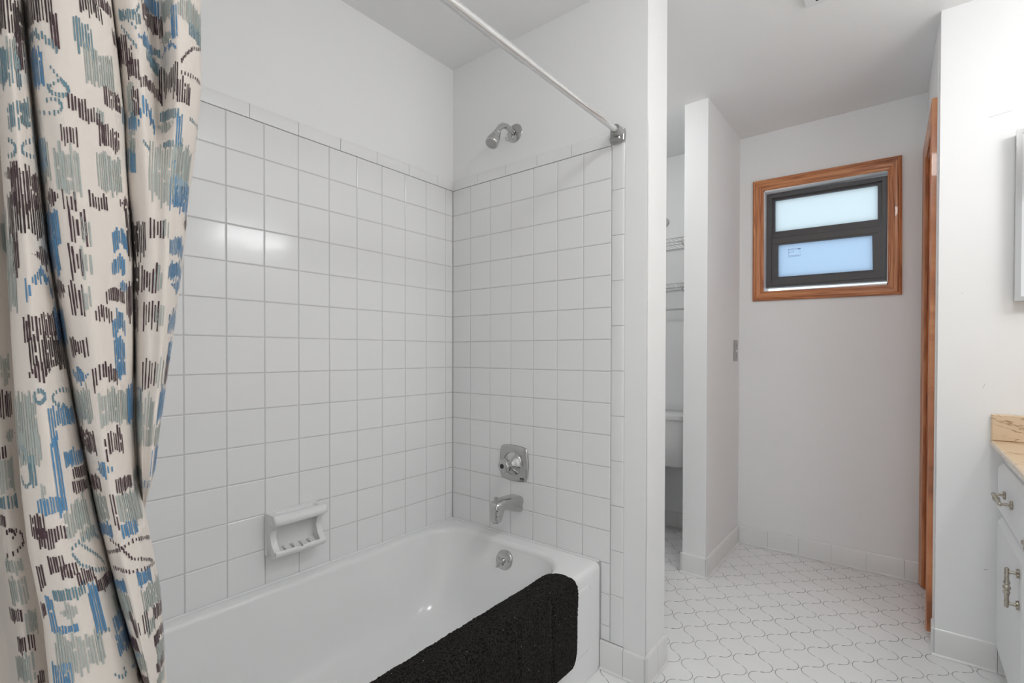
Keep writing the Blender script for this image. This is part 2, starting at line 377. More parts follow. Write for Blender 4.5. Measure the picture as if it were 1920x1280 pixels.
# ------------------------------------------------------------------ tile baseboards
def baseboard(name, runs, h=.097, t=.009):
    """runs: (axis, fixed plane, direction sign, [edges])"""
    mb = MB()
    for ax, pl, sg, ed in runs:
        for a, b in zip(ed[:-1], ed[1:]):
            a2, b2 = a+.0007, b-.0007
            pf = [(0.0, .001), (t+.006, .001), (t, .007), (t, h-.008), (t-.002, h-.003), (t-.005, h), (0, h)]
            if ax == 'x': P = [[(u, pl+sg*d, z) for d, z in pf] for u in (a2, b2)]
            else: P = [[(pl+sg*d, u, z) for d, z in pf] for u in (a2, b2)]
            mb.grid(P, 0, close_v=True); mb.add(P[0], [list(range(len(pf)))], 0); mb.add(P[1], [list(range(len(pf)))], 0)
            if ax == 'x': mb.box(a-.0002, b+.0002, min(pl, pl+sg*(t-.003)), max(pl, pl+sg*(t-.003)), .001, h-.005, 1)
            else: mb.box(min(pl, pl+sg*(t-.003)), max(pl, pl+sg*(t-.003)), a-.0002, b+.0002, .001, h-.005, 1)
    return struct(mb.build(name, [M_base, M_grout], smooth=True, angle=40))
baseboard('baseboard_far', [('x', .0002, -1, [.728, .8152, .8986]), ('y', .8896, 1, [-.009, .0865, .173])])
baseboard('baseboard_back', [('x', YB, -1, [.807, .955, 1.1045, 1.2535, 1.402, 1.5525, XP-.022]), ('x', YB, -1, [.0, .149, .298, .447, .596, .683])])
baseboard('baseboard_partition', [('x', .925, -1, [.676, .807]), ('y', .798, 1, [.916, 1.065, 1.214, 1.363, 1.505]), ('y', .685, -1, [.916, 1.065, 1.214, 1.363, 1.505])])
baseboard('baseboard_mirror', [('x', YM, -1, [1.629, 1.8005, 1.875]), ('y', XP, -1, [.816, .905])])

# ------------------------------------------------------------------ window_1
def bil(s, t, TL, TR, BR, BL):
    return [TL[k]*(1-s)*(1-t)+TR[k]*s*(1-t)+BR[k]*s*t+BL[k]*(1-s)*t for k in (0, 1)]
OC = dict(TL=(.8675, 2.056), TR=(1.5273, 2.0439), BR=(1.5325, 1.3744), BL=(.8696, 1.3827))
IC = dict(TL=(.9226, 1.9954), TR=(1.4726, 1.9846), BR=(1.4769, 1.4247), BL=(.9262, 1.4347))
win = struct(MB().box(.921, .9265, YB-.004, YB+.12, 1.43, 1.994).box(1.4735, 1.4785, YB-.004, YB+.12, 1.424, 1.99).box(.922, 1.478, YB-.004, YB+.12, 1.4235, 1.434).box(.922, 1.478, YB-.004, YB+.12, 1.9865, 1.9975).build('window_1', M_vinyl))
win['kind'] = 'structure'
cprof = [(0, 0), (0, .009), (.003, .012), (.012, .0125), (.0155, .0155), (.030, .0180), (.041, .0170), (.0445, .0140), (.049, .0150), (.056, .0130), (.058, .010), (.058, 0)]
def board(name, i0, i1, o0, o1, y0, sgn, parent, mat, plane='y', wd=.058):
    """mitred moulding between inner corners i0,i1 and outer corners o0,o1 given in the wall plane"""
    mb = MB(); n = len(cprof); P = []; U = []
    Ln = math.hypot(i1[0]-i0[0], i1[1]-i0[1]); off = random.uniform(0, 5)
    for (ic, oc, u) in ((i0, o0, 0), (i1, o1, Ln)):
        row = []
        for d, hgt in cprof:
            t = d/wd; a = ic[0]+(oc[0]-ic[0])*t; z = ic[1]+(oc[1]-ic[1])*t
            row.append((a, y0+sgn*hgt, z) if plane == 'y' else (y0+sgn*hgt, a, z))
        P.append(row)
    vs = P[0]+P[1]; fs = []; uv = []
    for j in range(n-1):
        fs.append((j, j+1, n+j+1, n+j)); uv.append([(off, cprof[j][0]+off), (off, cprof[j+1][0]+off), (off+Ln, cprof[j+1][0]+off), (off+Ln, cprof[j][0]+off)])
    fs.append(tuple(range(n))); uv.append([(off, c[0]+off) for c in cprof]); fs.append(tuple(range(n, 2*n))); uv.append([(off+Ln, c[0]+off) for c in cprof])
    mb.add(vs, fs, 0, uv)
    return mb.build(name, mat, parent)
for a, b in (('TL', 'TR'), ('TR', 'BR'), ('BR', 'BL'), ('BL', 'TL')):
    board('casing_board', IC[a], IC[b], OC[a], OC[b], YB, -1, win, M_wood)
def ringframe(mb, o, i, y0, y1, mi=0):
    """rectangular frame between outer and inner corner quads (TL,TR,BR,BL) from y0 (front) to y1"""
    vs = [(p[0], y0, p[1]) for p in o]+[(p[0], y0, p[1]) for p in i]+[(p[0], y1, p[1]) for p in o]+[(p[0], y1, p[1]) for p in i]; fs = []
    for k in range(4):
        k2 = (k+1) % 4; fs += [(k, k2, 4+k2, 4+k), (8+k, 8+k2, 12+k2, 12+k), (4+k, 4+k2, 12+k2, 12+k), (k, k2, 8+k2, 8+k)]
    mb.add(vs, fs, mi)
def inset(q, l, r, t, b): return [(q[0][0]+l, q[0][1]-t), (q[1][0]-r, q[1][1]-t), (q[2][0]-r, q[2][1]+b), (q[3][0]+l, q[3][1]+b)]
DF = [(.9270, 1.9832), (1.4725, 1.9750), (1.4730, 1.4530), (.9270, 1.4606)]
mb = MB(); ringframe(mb, DF, inset(DF, .022, .022, .020, .030), YB+.050, YB+.11)
mb.box(.930, 1.47, YB+.045, YB+.055, 1.470, 1.474).box(.948, .953, YB+.046, YB+.06, 1.475, 1.97)
mb.build('outer_frame', M_bronze, win)
UP = [(.9650, 1.9514), (1.4311, 1.9424), (1.4325, 1.7686), (.9662, 1.7756)]
LP = [(.9846, 1.6965), (1.4111, 1.6895), (1.4153, 1.5134), (.9858, 1.5172)]
uo = [(.9480, 1.9650), (1.4520, 1.9570), (1.4520, 1.7300), (.9480, 1.7370)]
mb = MB(); ringframe(mb, uo, UP, YB+.072, YB+.105); us = mb.build('upper_sash', M_bronze, win)
mb = MB(); mb.add([(p[0], YB+.088, p[1]) for p in inset(UP, -.004, -.004, -.004, -.004)], [(0, 1, 2, 3)]); mb.build('pane', M_pane_u, us)
lo = [(.9480, 1.7560), (1.4520, 1.7480), (1.4530, 1.4760), (.9480, 1.4830)]
mb = MB(); ringframe(mb, lo, LP, YB+.056, YB+.09)
for (x0, x1, z0, z1) in ((.955, 1.440, 1.7345, 1.7375), (.962, 1.436, 1.7015, 1.7042), (.955, 1.438, 1.5085, 1.5110)):
    mb.add([(x0, YB+.053, z0+.004), (x1, YB+.053, z0-.003), (x1, YB+.053, z1-.003), (x0, YB+.053, z1+.004), (x0, YB+.058, z0+.004), (x1, YB+.058, z0-.003), (x1, YB+.058, z1-.003), (x0, YB+.058, z1+.004)], [(0, 1, 2, 3), (4, 7, 6, 5), (0, 4, 5, 1), (3, 2, 6, 7), (0, 3, 7, 4), (1, 5, 6, 2)])
ls = mb.build('lower_sash', M_bronze, win)
mb = MB(); mb.add([(p[0], YB+.072, p[1]) for p in inset(LP, -.004, -.004, -.004, -.004)], [(0, 1, 2, 3)]); mb.build('pane', M_pane_l, ls)
# printed maker's label on the lower pane: frame lines and dashes
mb = MB(); yy = YB+.0712; X0, Z0 = 1.033, 1.668
def ln(x, z, w_, h_, sk=0): mb.add([(X0+x, yy, Z0+z+sk*x), (X0+x+w_, yy, Z0+z+sk*(x+w_)), (X0+x+w_, yy, Z0+z+h_+sk*(x+w_)), (X0+x, yy, Z0+z+h_+sk*x)], [(0, 1, 2, 3)])
ln(0, -.001, .062, .0016); ln(0, -.006, .026, .0012); ln(0, -.019, .026, .0012); ln(0, -.019, .0012, .018); ln(.026, -.019, .0012, .014)
ln(.002, -.043, .0012, .024); ln(.002, -.043, .055, .0012); ln(.057, -.043, .0012, .014); ln(.034, -.008, .010, .0012); ln(.046, -.006, .014, .0035); ln(.052, -.019, .010, .0013)
for k in range(9): ln(.008+k*.005, -.0385, .0036, .0022+.0008*(k % 2))
mb.build('label_print', M_ink_lbl, ls)

# ------------------------------------------------------------------ door_1 : stained closet door casing, jamb and leaf
def uvbox(mb, x0, x1, y0, y1, z0, z1, mi=0):
    vs = [(x, y, z) for x in (x0, x1) for y in (y0, y1) for z in (z0, z1)]
    fs = [(0, 1, 3, 2), (4, 6, 7, 5), (0, 4, 5, 1), (2, 3, 7, 6), (0, 2, 6, 4), (1, 5, 7, 3)]
    mb.add(vs, fs, mi, [[(vs[i][2], vs[i][0]+vs[i][1]) for i in f] for f in fs])
mb = MB(); uvbox(mb, XP+.065, XP+.10, dy0+.016, dy1-.016, .012, dz-.016)
door = struct(mb.build('door_1', M_wood_d))
zt = 2.053
# casing boards
def vboard(y0, y1, z0, z1t0, z1t1, name='casing_board'):
    mb = MB(); pf = [(0, .000), (0, .008), (.10, .011), (.3, .013), (.62, .018), (.74, .018), (.82, .0145), (.92, .0165), (1, .015), (1, 0)]
    P = []; fs = []; uv = []; n = len(pf)
    for top in (0, 1):
        for t, hgt in pf: P.append((XP-hgt, y0+(y1-y0)*t, (z1t0+(z1t1-z1t0)*t) if top else z0))
    for j in range(n-1): fs.append((j, j+1, n+j+1, n+j)); uv.append([(P[i][2], P[i][1]) for i in fs[-1]])
    for q in (tuple(range(n)), tuple(range(n, 2*n))): fs.append(q); uv.append([(0.3, P[i][1]) for i in q])
    mb.add(P, fs, 0, uv); return mb.build(name, M_wood, door)
vboard(dy1-.004, YB-.004, .005, dz+.004, zt)       # far upright
vboard(dy0+.004, .930, .03, dz+.004, zt)           # near upright
mb = MB(); pf = [(0, .0), (0, .008), (.10, .011), (.3, .013), (.62, .018), (.74, .018), (.82, .0145), (.92, .0165), (1, .015), (1, 0)]
P = [[(XP-hgt, (dy0+.004)+(.930-dy0-.004)*t, dz+.004+(zt-dz-.004)*t) for t, hgt in pf], [(XP-hgt, (dy1-.004)+(YB-.004-dy1+.004)*t, dz+.004+(zt-dz-.004)*t) for t, hgt in pf]]
n = len(pf); vs = P[0]+P[1]; fs = [(j, j+1, n+j+1, n+j) for j in range(n-1)]+[tuple(range(n)), tuple(range(n, 2*n))]
mb.add(vs, fs, 0, [[(vs[i][1], vs[i][2]) for i in f] for f in fs]); mb.build('casing_board', M_wood, door)
mb = MB(); uvbox(mb, XP+.0005, XP+.11, dy1-.016, dy1, .002, dz); uvbox(mb, XP+.0005, XP+.11, dy0, dy0+.016, .002, dz); uvbox(mb, XP+.0005, XP+.11, dy0, dy1, dz-.016, dz)
uvbox(mb, XP+.050, XP+.063, dy1-.028, dy1-.016, .002, dz-.016); uvbox(mb, XP+.050, XP+.063, dy0+.016, dy0+.028, .002, dz-.016)
mb.build('door_jamb', M_wood_d, door)
# the closet wall is a little out of square: it leans in towards the window corner
for o_ in [wr, door]+list(door.children):
    for v in o_.data.vertices: v.co.x -= .004+max(0, v.co.y-YM-.1)*.022
# faint scuffs on the wall beside the mirror cabinet
mb = MB()
for x0_, z0_, x1_, z1_, w_ in ((1.763, 1.898, 1.820, 1.905, .0012), (1.757, .968, 1.763, .985, .003), (1.70, 1.30, 1.703, 1.303, .002), (1.765, .34, 1.775, .344, .002)):
    mb.add([(x0_, YM-.0003, z0_), (x1_, YM-.0003, z1_), (x1_, YM-.0003, z1_+w_), (x0_, YM-.0003, z0_+w_)], [(0, 1, 2, 3)])
mb.build('scuff_marks', M_disc, wm)

# ------------------------------------------------------------------ bathtub
def build_tub():
    t = thing('bathtub', 'white enamelled alcove bathtub along the tiled wall', 'bathtub', (.36, -.76, 0))
    mb = MB(); rings = []
    def ring(x0, x1, y0, y1, r, z): rings.append([(x, y, z) for x, y in rrect(x0, x1, y0, y1, r, 10, 22)])
    X0, X1, Y0, Y1 = .001, .727, -1.520, -.001
    ring(X0, X1, Y0, Y1, .010, 0.001)
    ring(X0, X1, Y0, Y1, .010, .338)
    for k in range(1, 7):
        a = PI/2*k/6; d = .017*(1-math.cos(a)); ring(X0, X1-d, Y0, Y1, .010, .346+.0185*math.sin(a))
    ring(X0+.010, X1-.028, Y0+.02, Y1-.010, .012, .3655)
    # deck, then roll over into the basin
    ix0, ix1, iy0, iy1 = .040, .640, -1.45, -.052
    ring(ix0-.016, ix1+.020, iy0-.03, iy1+.022, .135, .3640)
    for k in range(0, 7):
        a = PI/2*k/6; d = .020*math.sin(a); dl = d*.62; ring(ix0-.008+dl, ix1+.008-d, iy0-.008+d, iy1+.010-d, .135, .3625-.026*(1-math.cos(a)))
    for z, e, ey, r in ((.30, .006, .018, .135), (.24, .016, .045, .135), (.18, .026, .068, .14), (.13, .036, .088, .145), (.095, .050, .108, .15), (.072, .072, .135, .15), (.060, .100, .168, .14), (.056, .140, .215, .12)):
        ring(ix0+.010+e, ix1-.012-e, iy0+.012+ey*2.2, iy1-.012-ey, r, z)
    mb.grid(rings, 0, close_v=True)
    last = rings[-1]; mb.add(last, [list(range(len(last)))[::-1]], 0)
    # raised apron panel
    pr = []
    for off, hx in ((0, .0002), (.004, .0028), (.006, .0030)):
        pr.append([(.727+hx, y, z) for y, z in rrect(-1.445+off, -.072-off, .098+off, .318-off, .022, 6, 10)])
    mb.grid(pr, 0, close_v=True); mb.add(pr[-1], [list(range(len(pr[-1])))], 0)
    body = mb.build('tub_body', M_tub, t, smooth=True, angle=50)
    # overflow plate with trip lever
    ax = Vector((0, -1, .22)).normalized(); o = Vector((.362, -.082, .300))
    mb = MB(); mb.lathe(o, ax, [(-.012, .0), (-.012, .036), (0, .0385), (.003, .0385), (.006, .036), (.0075, .030), (.008, 0)], 40)
    ov = mb.build('overflow_plate', M_chrome, body, smooth=True, angle=40)
    s_ = Vector((1, 0, 0)); v_ = ax.cross(s_)*-1
    if v_.z < 0: v_ = -v_
    mb = MB()
    for sx in (-.021, .021):
        mb.lathe(o+ax*.0078+s_*sx+v_*.004, ax, [(0, .0055), (.002, .005), (.0025, 0)], 14)
    mb.lathe(o+ax*.0078, ax, [(0, .010), (.004, .009), (.008, .005), (.008, 0)], 18)
    mb.tube([o+ax*.012, o+ax*.022-v_*.010-s_*.006, o+ax*.026-v_*.024-s_*.014], [.004, .0035, .0045], 10)
    mb.build('trip_lever', M_chrome_b, body, smooth=True, angle=40)
    # caulk bead
    mb = MB(); mb.box(.0003, .006, -1.515, -.0010, .3630, .3705, bev=.0022).box(.001, .722, -.006, -.0003, .3630, .3705, bev=.0022)
    mb.build('caulk_bead', M_tub, t)
build_tub()

# ------------------------------------------------------------------ black mat hung over the tub rim
def build_mat():
    path = [(.645, .3690), (.651, .3715), (.659, .3735), (.672, .3745), (.700, .3755), (.726, .3745), (.739, .368), (.7465, .356), (.7475, .34), (.7470, .30), (.7465, .25), (.7460, .20), (.7455, .15), (.7450, .108)]
    S_ = [0]
    for a, b in zip(path[:-1], path[1:]): S_.append(S_[-1]+math.hypot(b[0]-a[0], b[1]-a[1]))
    L = S_[-1]; P = np.array(path)
    def at(s):
        s = min(max(s, 0), L); x = np.interp(s, S_, P[:, 0]); z = np.interp(s, S_, P[:, 1]); e = .006
        x1, z1 = np.interp(min(s+e, L), S_, P[:, 0]), np.interp(min(s+e, L), S_, P[:, 1]); x0, z0 = np.interp(max(s-e, 0), S_, P[:, 0]), np.interp(max(s-e, 0), S_, P[:, 1])
        d = Vector((x1-x0, 0, z1-z0)).normalized(); return Vector((x, 0, z)), Vector((-d.z, 0, d.x))*-1
    yA, yB_ = -1.02, -.188; r = .058
    ns, ny = 150, 400
    from mathutils import noise
    def half(s):   # end rounding
        d = min(s, L-s)
        if d >= r: return 0
        return r-math.sqrt(max(0, r*r-(r-d)**2))
    seams = (-.335, -.497)
    rows = []; 
    for i in range(ns+1):
        s = L*i/ns; p, nrm = at(s); h_ = half(s)
        if nrm.x+nrm.z < 0: nrm = -nrm
        row = []
        for j in range(ny+1):
            y = (yA+h_)+(yB_-h_-yA-h_)*(j/ny)
            edge = min(s, L-s, yB_-h_-y, y-yA-h_)
            ed = max(0, min(1, edge/.012)); rnd = math.sqrt(max(0, 1-(1-ed)**2))
            th = -.006+.013*rnd
            g = 1.0
            for sy in seams:
                dd = abs(y-sy)
                if s > .10 and dd < .014: g -= .8*(1-dd/.014)
            # diagonal fold across the corner panel
            low = .55 if (y > seams[0] and s > .22) or (seams[1] < y < seams[0] and s < .25) else 1.0
            q = Vector((p.x*150, y*150, p.z*150)); c = noise.noise(q)*.6+noise.noise(q*2.1)*.4
            q2 = Vector((p.x*14, y*14, p.z*14))
            row.append(p+Vector((0, y, 0))+nrm*(th*g+.0036*c*low*rnd+.003*noise.noise(q2)*rnd))
        rows.append(row)
    mb = MB(); mb.grid(rows, 0)
    back = []
    for i in (range(0, ns+1, 6)):
        s = L*i/ns; p, nrm = at(s); h_ = half(s)
        if nrm.x+nrm.z < 0: nrm = -nrm
        back.append([p+Vector((0, (yA+h_)+(yB_-h_-yA-h_)*(j/20), 0))-nrm*.010 for j in range(21)])
    mb.grid(back, 0)
    o = mb.build('bath_mat', M_mat, smooth=True)
    return tag(o, 'black plush bath mat draped over the outer rim of the bathtub', 'bath mat')
build_mat()
# ------------------------------------------------------------------ soap dish
def build_soap():
    t = thing('soap_dish', 'white ceramic soap dish with grab bar set in the left tiled wall', 'soap dish', (0, -.722, .46))
    y0, y1, z0, z1 = -.812, -.636, .452, .592
    mb = MB(); rings = []
    # back plate with rounded edge
    for x, o_, r in ((.0005, 0, .012), (.006, 0, .014), (.0105, .004, .014), (.012, .010, .012)):
        rings.append([(x, y, z) for y, z in rrect(y0+o_, y1-o_, z0+o_, z1-o_, r, 6, 6)])
    mb.grid(rings, 0, close_v=True); mb.add(rings[-1], [list(range(len(rings[-1])))], 0)
    # side cheeks
    for ys in (y0+.004, y1-.022):
        prof = [(.008, z0+.006), (.030, z0+.006), (.050, z0+.012), (.056, z0+.026), (.040, z0+.045), (.030, z0+.070), (.036, z0+.094), (.054, z0+.106), (.062, z0+.120), (.054, z1-.006), (.008, z1-.004)]
        P = []
        for yy, sh in ((ys, .003), (ys+.003, 0), (ys+.015, 0), (ys+.018, .003)):
            cx = sum(p[0] for p in prof)/len(prof); cz = sum(p[1] for p in prof)/len(prof)
            P.append([(cx+(p[0]-cx)*(1-sh*18), yy, cz+(p[1]-cz)*(1-sh*10)) for p in prof])
        mb.grid(P, 0, close_v=True); mb.add(P[0], [list(range(len(prof)))], 0); mb.add(P[-1], [list(range(len(prof)))[::-1]], 0)
    mb.build('dish_body', M_porc, t, smooth=True, angle=60)
    mb = MB()
    # tray with raised lip and pouring notch
    n = 28; rows = []
    for i in range(n+1):
        y = y0+.006+(y1-y0-.012)*i/n; u = (y-(y0+y1)/2); notch = math.exp(-(u/.008)**2)*.006
        e = .004*(abs(u)/.085)**6
        rows.append([(.010, y, z0+.004), (.034-e, y, z0+.002), (.056-e, y, z0+.008), (.0670-e, y, z0+.018-notch*.4), (.0680-e, y, z0+.026-notch), (.064-e, y, z0+.031-notch), (.058-e, y, z0+.027-notch), (.050, y, z0+.018), (.020, y, z0+.024), (.010, y, z0+.034)])
    mb.grid(rows, 0); mb.add(rows[0], [list(range(10))], 0); mb.add(rows[-1], [list(range(10))[::-1]], 0)
    mb.build('tray', M_porc, t, smooth=True, angle=60)
    for k in range(4):
        yy = -.722+(k-1.5)*.027; mb = MB(); mb.tube([(.014, yy, z0+.0245), (.022, yy, z0+.0270), (.042, yy, z0+.0240), (.051, yy, z0+.019)], [.0018, .0036, .0036, .0018], 10)
        mb.build('drain_rib', M_porc, t, smooth=True)
    mb = MB(); R_ = []
    # grab bar : slab with a slot in its top
    nx = 22
    def top(x, y):
        base = z1-.001-.0009*max(0, x-.02)*60*.05
        u = (y-(y0+y1)/2); k = max(0, min(1, (.066-abs(u))/.006))*max(0, min(1, (x-.020)/.005))*max(0, min(1, (.046-x)/.005))
        return base-.019*k*k*(3-2*k)
    m2 = 84
    for i in range(m2+1):
        y = y0+.001+(y1-y0-.002)*i/m2; u = (y-(y0+y1)/2); e = .010*(abs(u)/.088)**8
        row = [(.010+(.060-.010)*q/nx, y, top(.010+(.060-.010)*q/nx, y)) for q in range(nx+1)]
        row += [(.068-e, y, z1-.005), (.0735-e, y, z1-.012), (.0745-e, y, z1-.020), (.071-e, y, z1-.028), (.063-e, y, z1-.033), (.048, y, z1-.033), (.026, y, z1-.030), (.010, y, z1-.028)]
        R_.append(row)
    nn_ = len(R_[0])
    mb.grid(R_, 0, close_v=True); mb.add(R_[0], [list(range(nn_))], 0); mb.add(R_[-1], [list(range(nn_))[::-1]], 0)
    bar = mb.build('grab_bar', M_porc, t, smooth=True, angle=60)

build_soap()

# ------------------------------------------------------------------ shower head
def build_shower():
    t = thing('showerhead', 'chrome shower head on a short curved arm above the tub', 'shower head', (.343, .004, 1.949))
    p = [(.343, .002, 1.949), (.343, -.030, 1.955), (.344, -.055, 1.957), (.345, -.075, 1.952), (.347, -.092, 1.940), (.348, -.104, 1.926), (.349, -.112, 1.912)]
    MB().tube(p, .0105, 18).build('shower_arm', M_chrome, t, smooth=True, angle=50)
    d = Vector((.004, -.55, -.85)).normalized(); o = Vector(p[-1])-d*.004
    MB().lathe(o, d, [(0, .0105), (.002, .0135), (.010, .0150), (.012, .0135), (.014, .0135), (.020, .0175), (.050, .0240), (.064, .0255), (.067, .0245), (.069, .0225), (.069, 0)], 36).build('spray_head', M_chrome, t, smooth=True, angle=35)
    mb = MB(); mb.lathe(o+d*.0692, d, [(0, .0205), (.002, .019), (.002, .008), (.0045, .006), (.0045, 0)], 28)
    mb.build('spray_face', M_rod_metal, t, smooth=True, angle=35)
    MB().lathe((.343, .0045, 1.949), (0, -1, 0), [(0, .037), (.003, .0375), (.006, .035), (.009, .024), (.012, .0125)], 36).build('wall_flange', M_chrome_b, t, smooth=True, angle=50)
    mb = MB(); c = Vector((.334, -.022, 1.932)); n = 28; R_ = .0185
    ring = [c+Vector((R_*math.cos(2*PI*k/n), .004*math.sin(2*PI*k/n), R_*math.sin(2*PI*k/n))) for k in range(n)]
    P = [[q+(q-c).normalized()*.002*math.cos(a)+Vector((0, .002*math.sin(a), 0)) for a in [2*PI*j/8 for j in range(8)]] for q in ring]
    mb.grid(P, 0, close_u=True, close_v=True); mb.build('loose_ring', M_chrome, t, smooth=True)
build_shower()

# ------------------------------------------------------------------ mixer valve
def sq(c, s, n=48, e=3.2):
    P = []
    if e == 4.5:      # square with bowed sides and tight corners
        for sd in range(4):
            for k in range(n//4):
                t = -1+2*(k+.5)/(n/4); w_ = 1-.105*t*t; c_ = 1-.03*max(0, abs(t)-.8)/.2
                x, y = w_*c_, t*.90*c_
                a = sd*PI/2; P.append((c[0]+s[0]*(x*math.cos(a)-y*math.sin(a)), c[1]+s[1]*(x*math.sin(a)+y*math.cos(a))))
        return P
    for k in range(n):
        a = 2*PI*k/n; ca, sa = math.cos(a), math.sin(a); r = (abs(ca)**e+abs(sa)**e)**(-1/e); P.append((c[0]+s[0]*r*ca, c[1]+s[1]*r*sa))
    return P
def build_valve():
    cx, cz = .3445, .655
    t = thing('shower_valve', 'chrome single knob shower valve with squarish plate on end wall', 'shower valve', (cx, 0, cz))
    mb = MB(); rr = []
    for y, s in ((.0, 1), (-.004, 1), (-.0075, .95), (-.010, .80), (-.011, .66)): rr.append([(x, y, z) for x, z in sq((cx, cz), (.0715*s, .0715*s), e=4.5)])
    mb.grid(rr, 0, close_v=True); mb.add(rr[-1], [list(range(48))], 0)
    mb.build('escutcheon_plate', M_chrome_b, t, smooth=True, angle=50)
    MB().lathe((cx, -.0105, cz), (0, -1, 0), [(0, .046), (.003, .045), (.008, .036), (.016, .028), (.022, .022), (.026, .016), (.050, .0155)], 36).build('bonnet', M_chrome, t, smooth=True, angle=50)
    # faceted knob
    mb = MB(); n = 32; pr = [(.036, .012), (.038, .020), (.043, .0245), (.056, .0265), (.064, .0245), (.069, .018), (.071, .010), (.071, 0)]
    P = []
    for d, r in pr:
        P.append([(cx+max(r*(1+.07*math.cos(8*2*PI*k/n)), 1e-5)*math.cos(2*PI*k/n), -.006-d, cz+max(r*(1+.07*math.cos(8*2*PI*k/n)), 1e-5)*math.sin(2*PI*k/n)) for k in range(n)])
    mb.grid(P, 0, close_v=True); kb = mb.build('knob', M_chrome, t, smooth=True, angle=30)
    MB().lathe((cx, -.077, cz), (0, -1, 0), [(0, .0095), (.0012, .009), (.0012, .0045), (.0022, .004), (.0022, 0)], 22).build('knob_button', M_dark, kb, smooth=True, angle=30)
    mb = MB(); 
    for k in range(3): mb.box(cx+.036+k*.006, cx+.040+k*.006, -.0112, -.0085, cz-.058+.002*(k % 2), cz-.052)
    mb.build('stop_mark', M_dark, t)
build_valve()

# ------------------------------------------------------------------ tub spout
def build_spout():
    t = thing('tub_spout', 'chrome tub spout with diverter knob below the valve', 'tub spout', (.356, 0, .50))
    mb = MB(); rr = []
    # sections along -y: (y, halfwidth, ztop, zbot)
    secs = [(.004, .0345, .530, .466), (-.010, .0335, .532, .469), (-.035, .0315, .534, .476), (-.065, .028, .536, .487), (-.090, .0255, .5365, .495), (-.100, .0245, .536, .494), (-.108, .024, .5355, .474), (-.116, .0235, .5345, .456), (-.130, .0225, .531, .455), (-.138, .021, .527, .456), (-.143, .016, .521, .460), (-.1455, .008, .512, .470)]
    for y, hw, zt_, zb in secs:
        row = []
        for k in range(28):
            a = 2*PI*k/28; ca, sa = math.cos(a), math.sin(a); e = 5.0; r = (abs(ca)**e+abs(sa)**e)**(-1/e)
            row.append((.356+hw*r*ca*(1 if sa > 0 else .90), y, (zt_+zb)/2+(zt_-zb)/2*r*sa))
        rr.append(row)
    mb.grid(rr, 0, close_v=True); mb.add(rr[-1], [list(range(28))], 0); mb.add(rr[0], [list(range(28))[::-1]], 0)
    mb.build('spout_body', M_chrome_b if False else M_chrome, t, smooth=True, angle=60)
    MB().lathe((.356, -.124, .530), (0, 0, 1), [(0, .0045), (.010, .004), (.012, .0075), (.018, .008), (.020, .006), (.020, 0)], 20).build('diverter_knob', M_chrome_b, t, smooth=True, angle=40)
    MB().lathe((.356, -.125, .4562), (0, 0, -1), [(0, .013), (.002, .012), (.002, 0)], 20).build('outlet_ring', M_dark, t, smooth=True, angle=40)
build_spout()

# ------------------------------------------------------------------ shower rod
def build_rod():
    t = thing('shower_rod', 'white telescoping shower rod running above the bathtub edge', 'shower rod', (.797, -.76, 1.822))
    MB().tube([(.797, -1.522, 1.822), (.797, -.535, 1.822), (.797, -.532, 1.822)], [.0118, .0118, .0112], 28).build('outer_tube', M_rod, t, smooth=True, angle=50)
    MB().tube([(.797, -.56, 1.822), (.797, -.030, 1.822)], .0100, 28).build('inner_tube', M_rod, t, smooth=True, angle=50)
    mb = MB(); mb.lathe((.797, -.046, 1.822), (0, 1, 0), [(0, .0108), (0, .0165), (.004, .0175), (.030, .0175), (.040, .0190), (.0462, .0190)], 32)
    mb.build('end_cup', M_rod_metal, t, smooth=True, angle=40)
    mb = MB(); mb.box(.764, .8135, -.016, -.0045, 1.7925, 1.835, bev=.002).box(.768, .806, -.030, -.012, 1.794, 1.806, bev=.003)
    mb.build('wall_bracket', M_rod_metal, t)
    mb = MB(); mb.lathe((.797, -1.523, 1.822), (0, 1, 0), [(0, .030), (.004, .030), (.008, .020), (.030, .0150), (.034, .0120)], 32); mb.build('near_flange', M_rod_metal, t, smooth=True, angle=40)
build_rod()

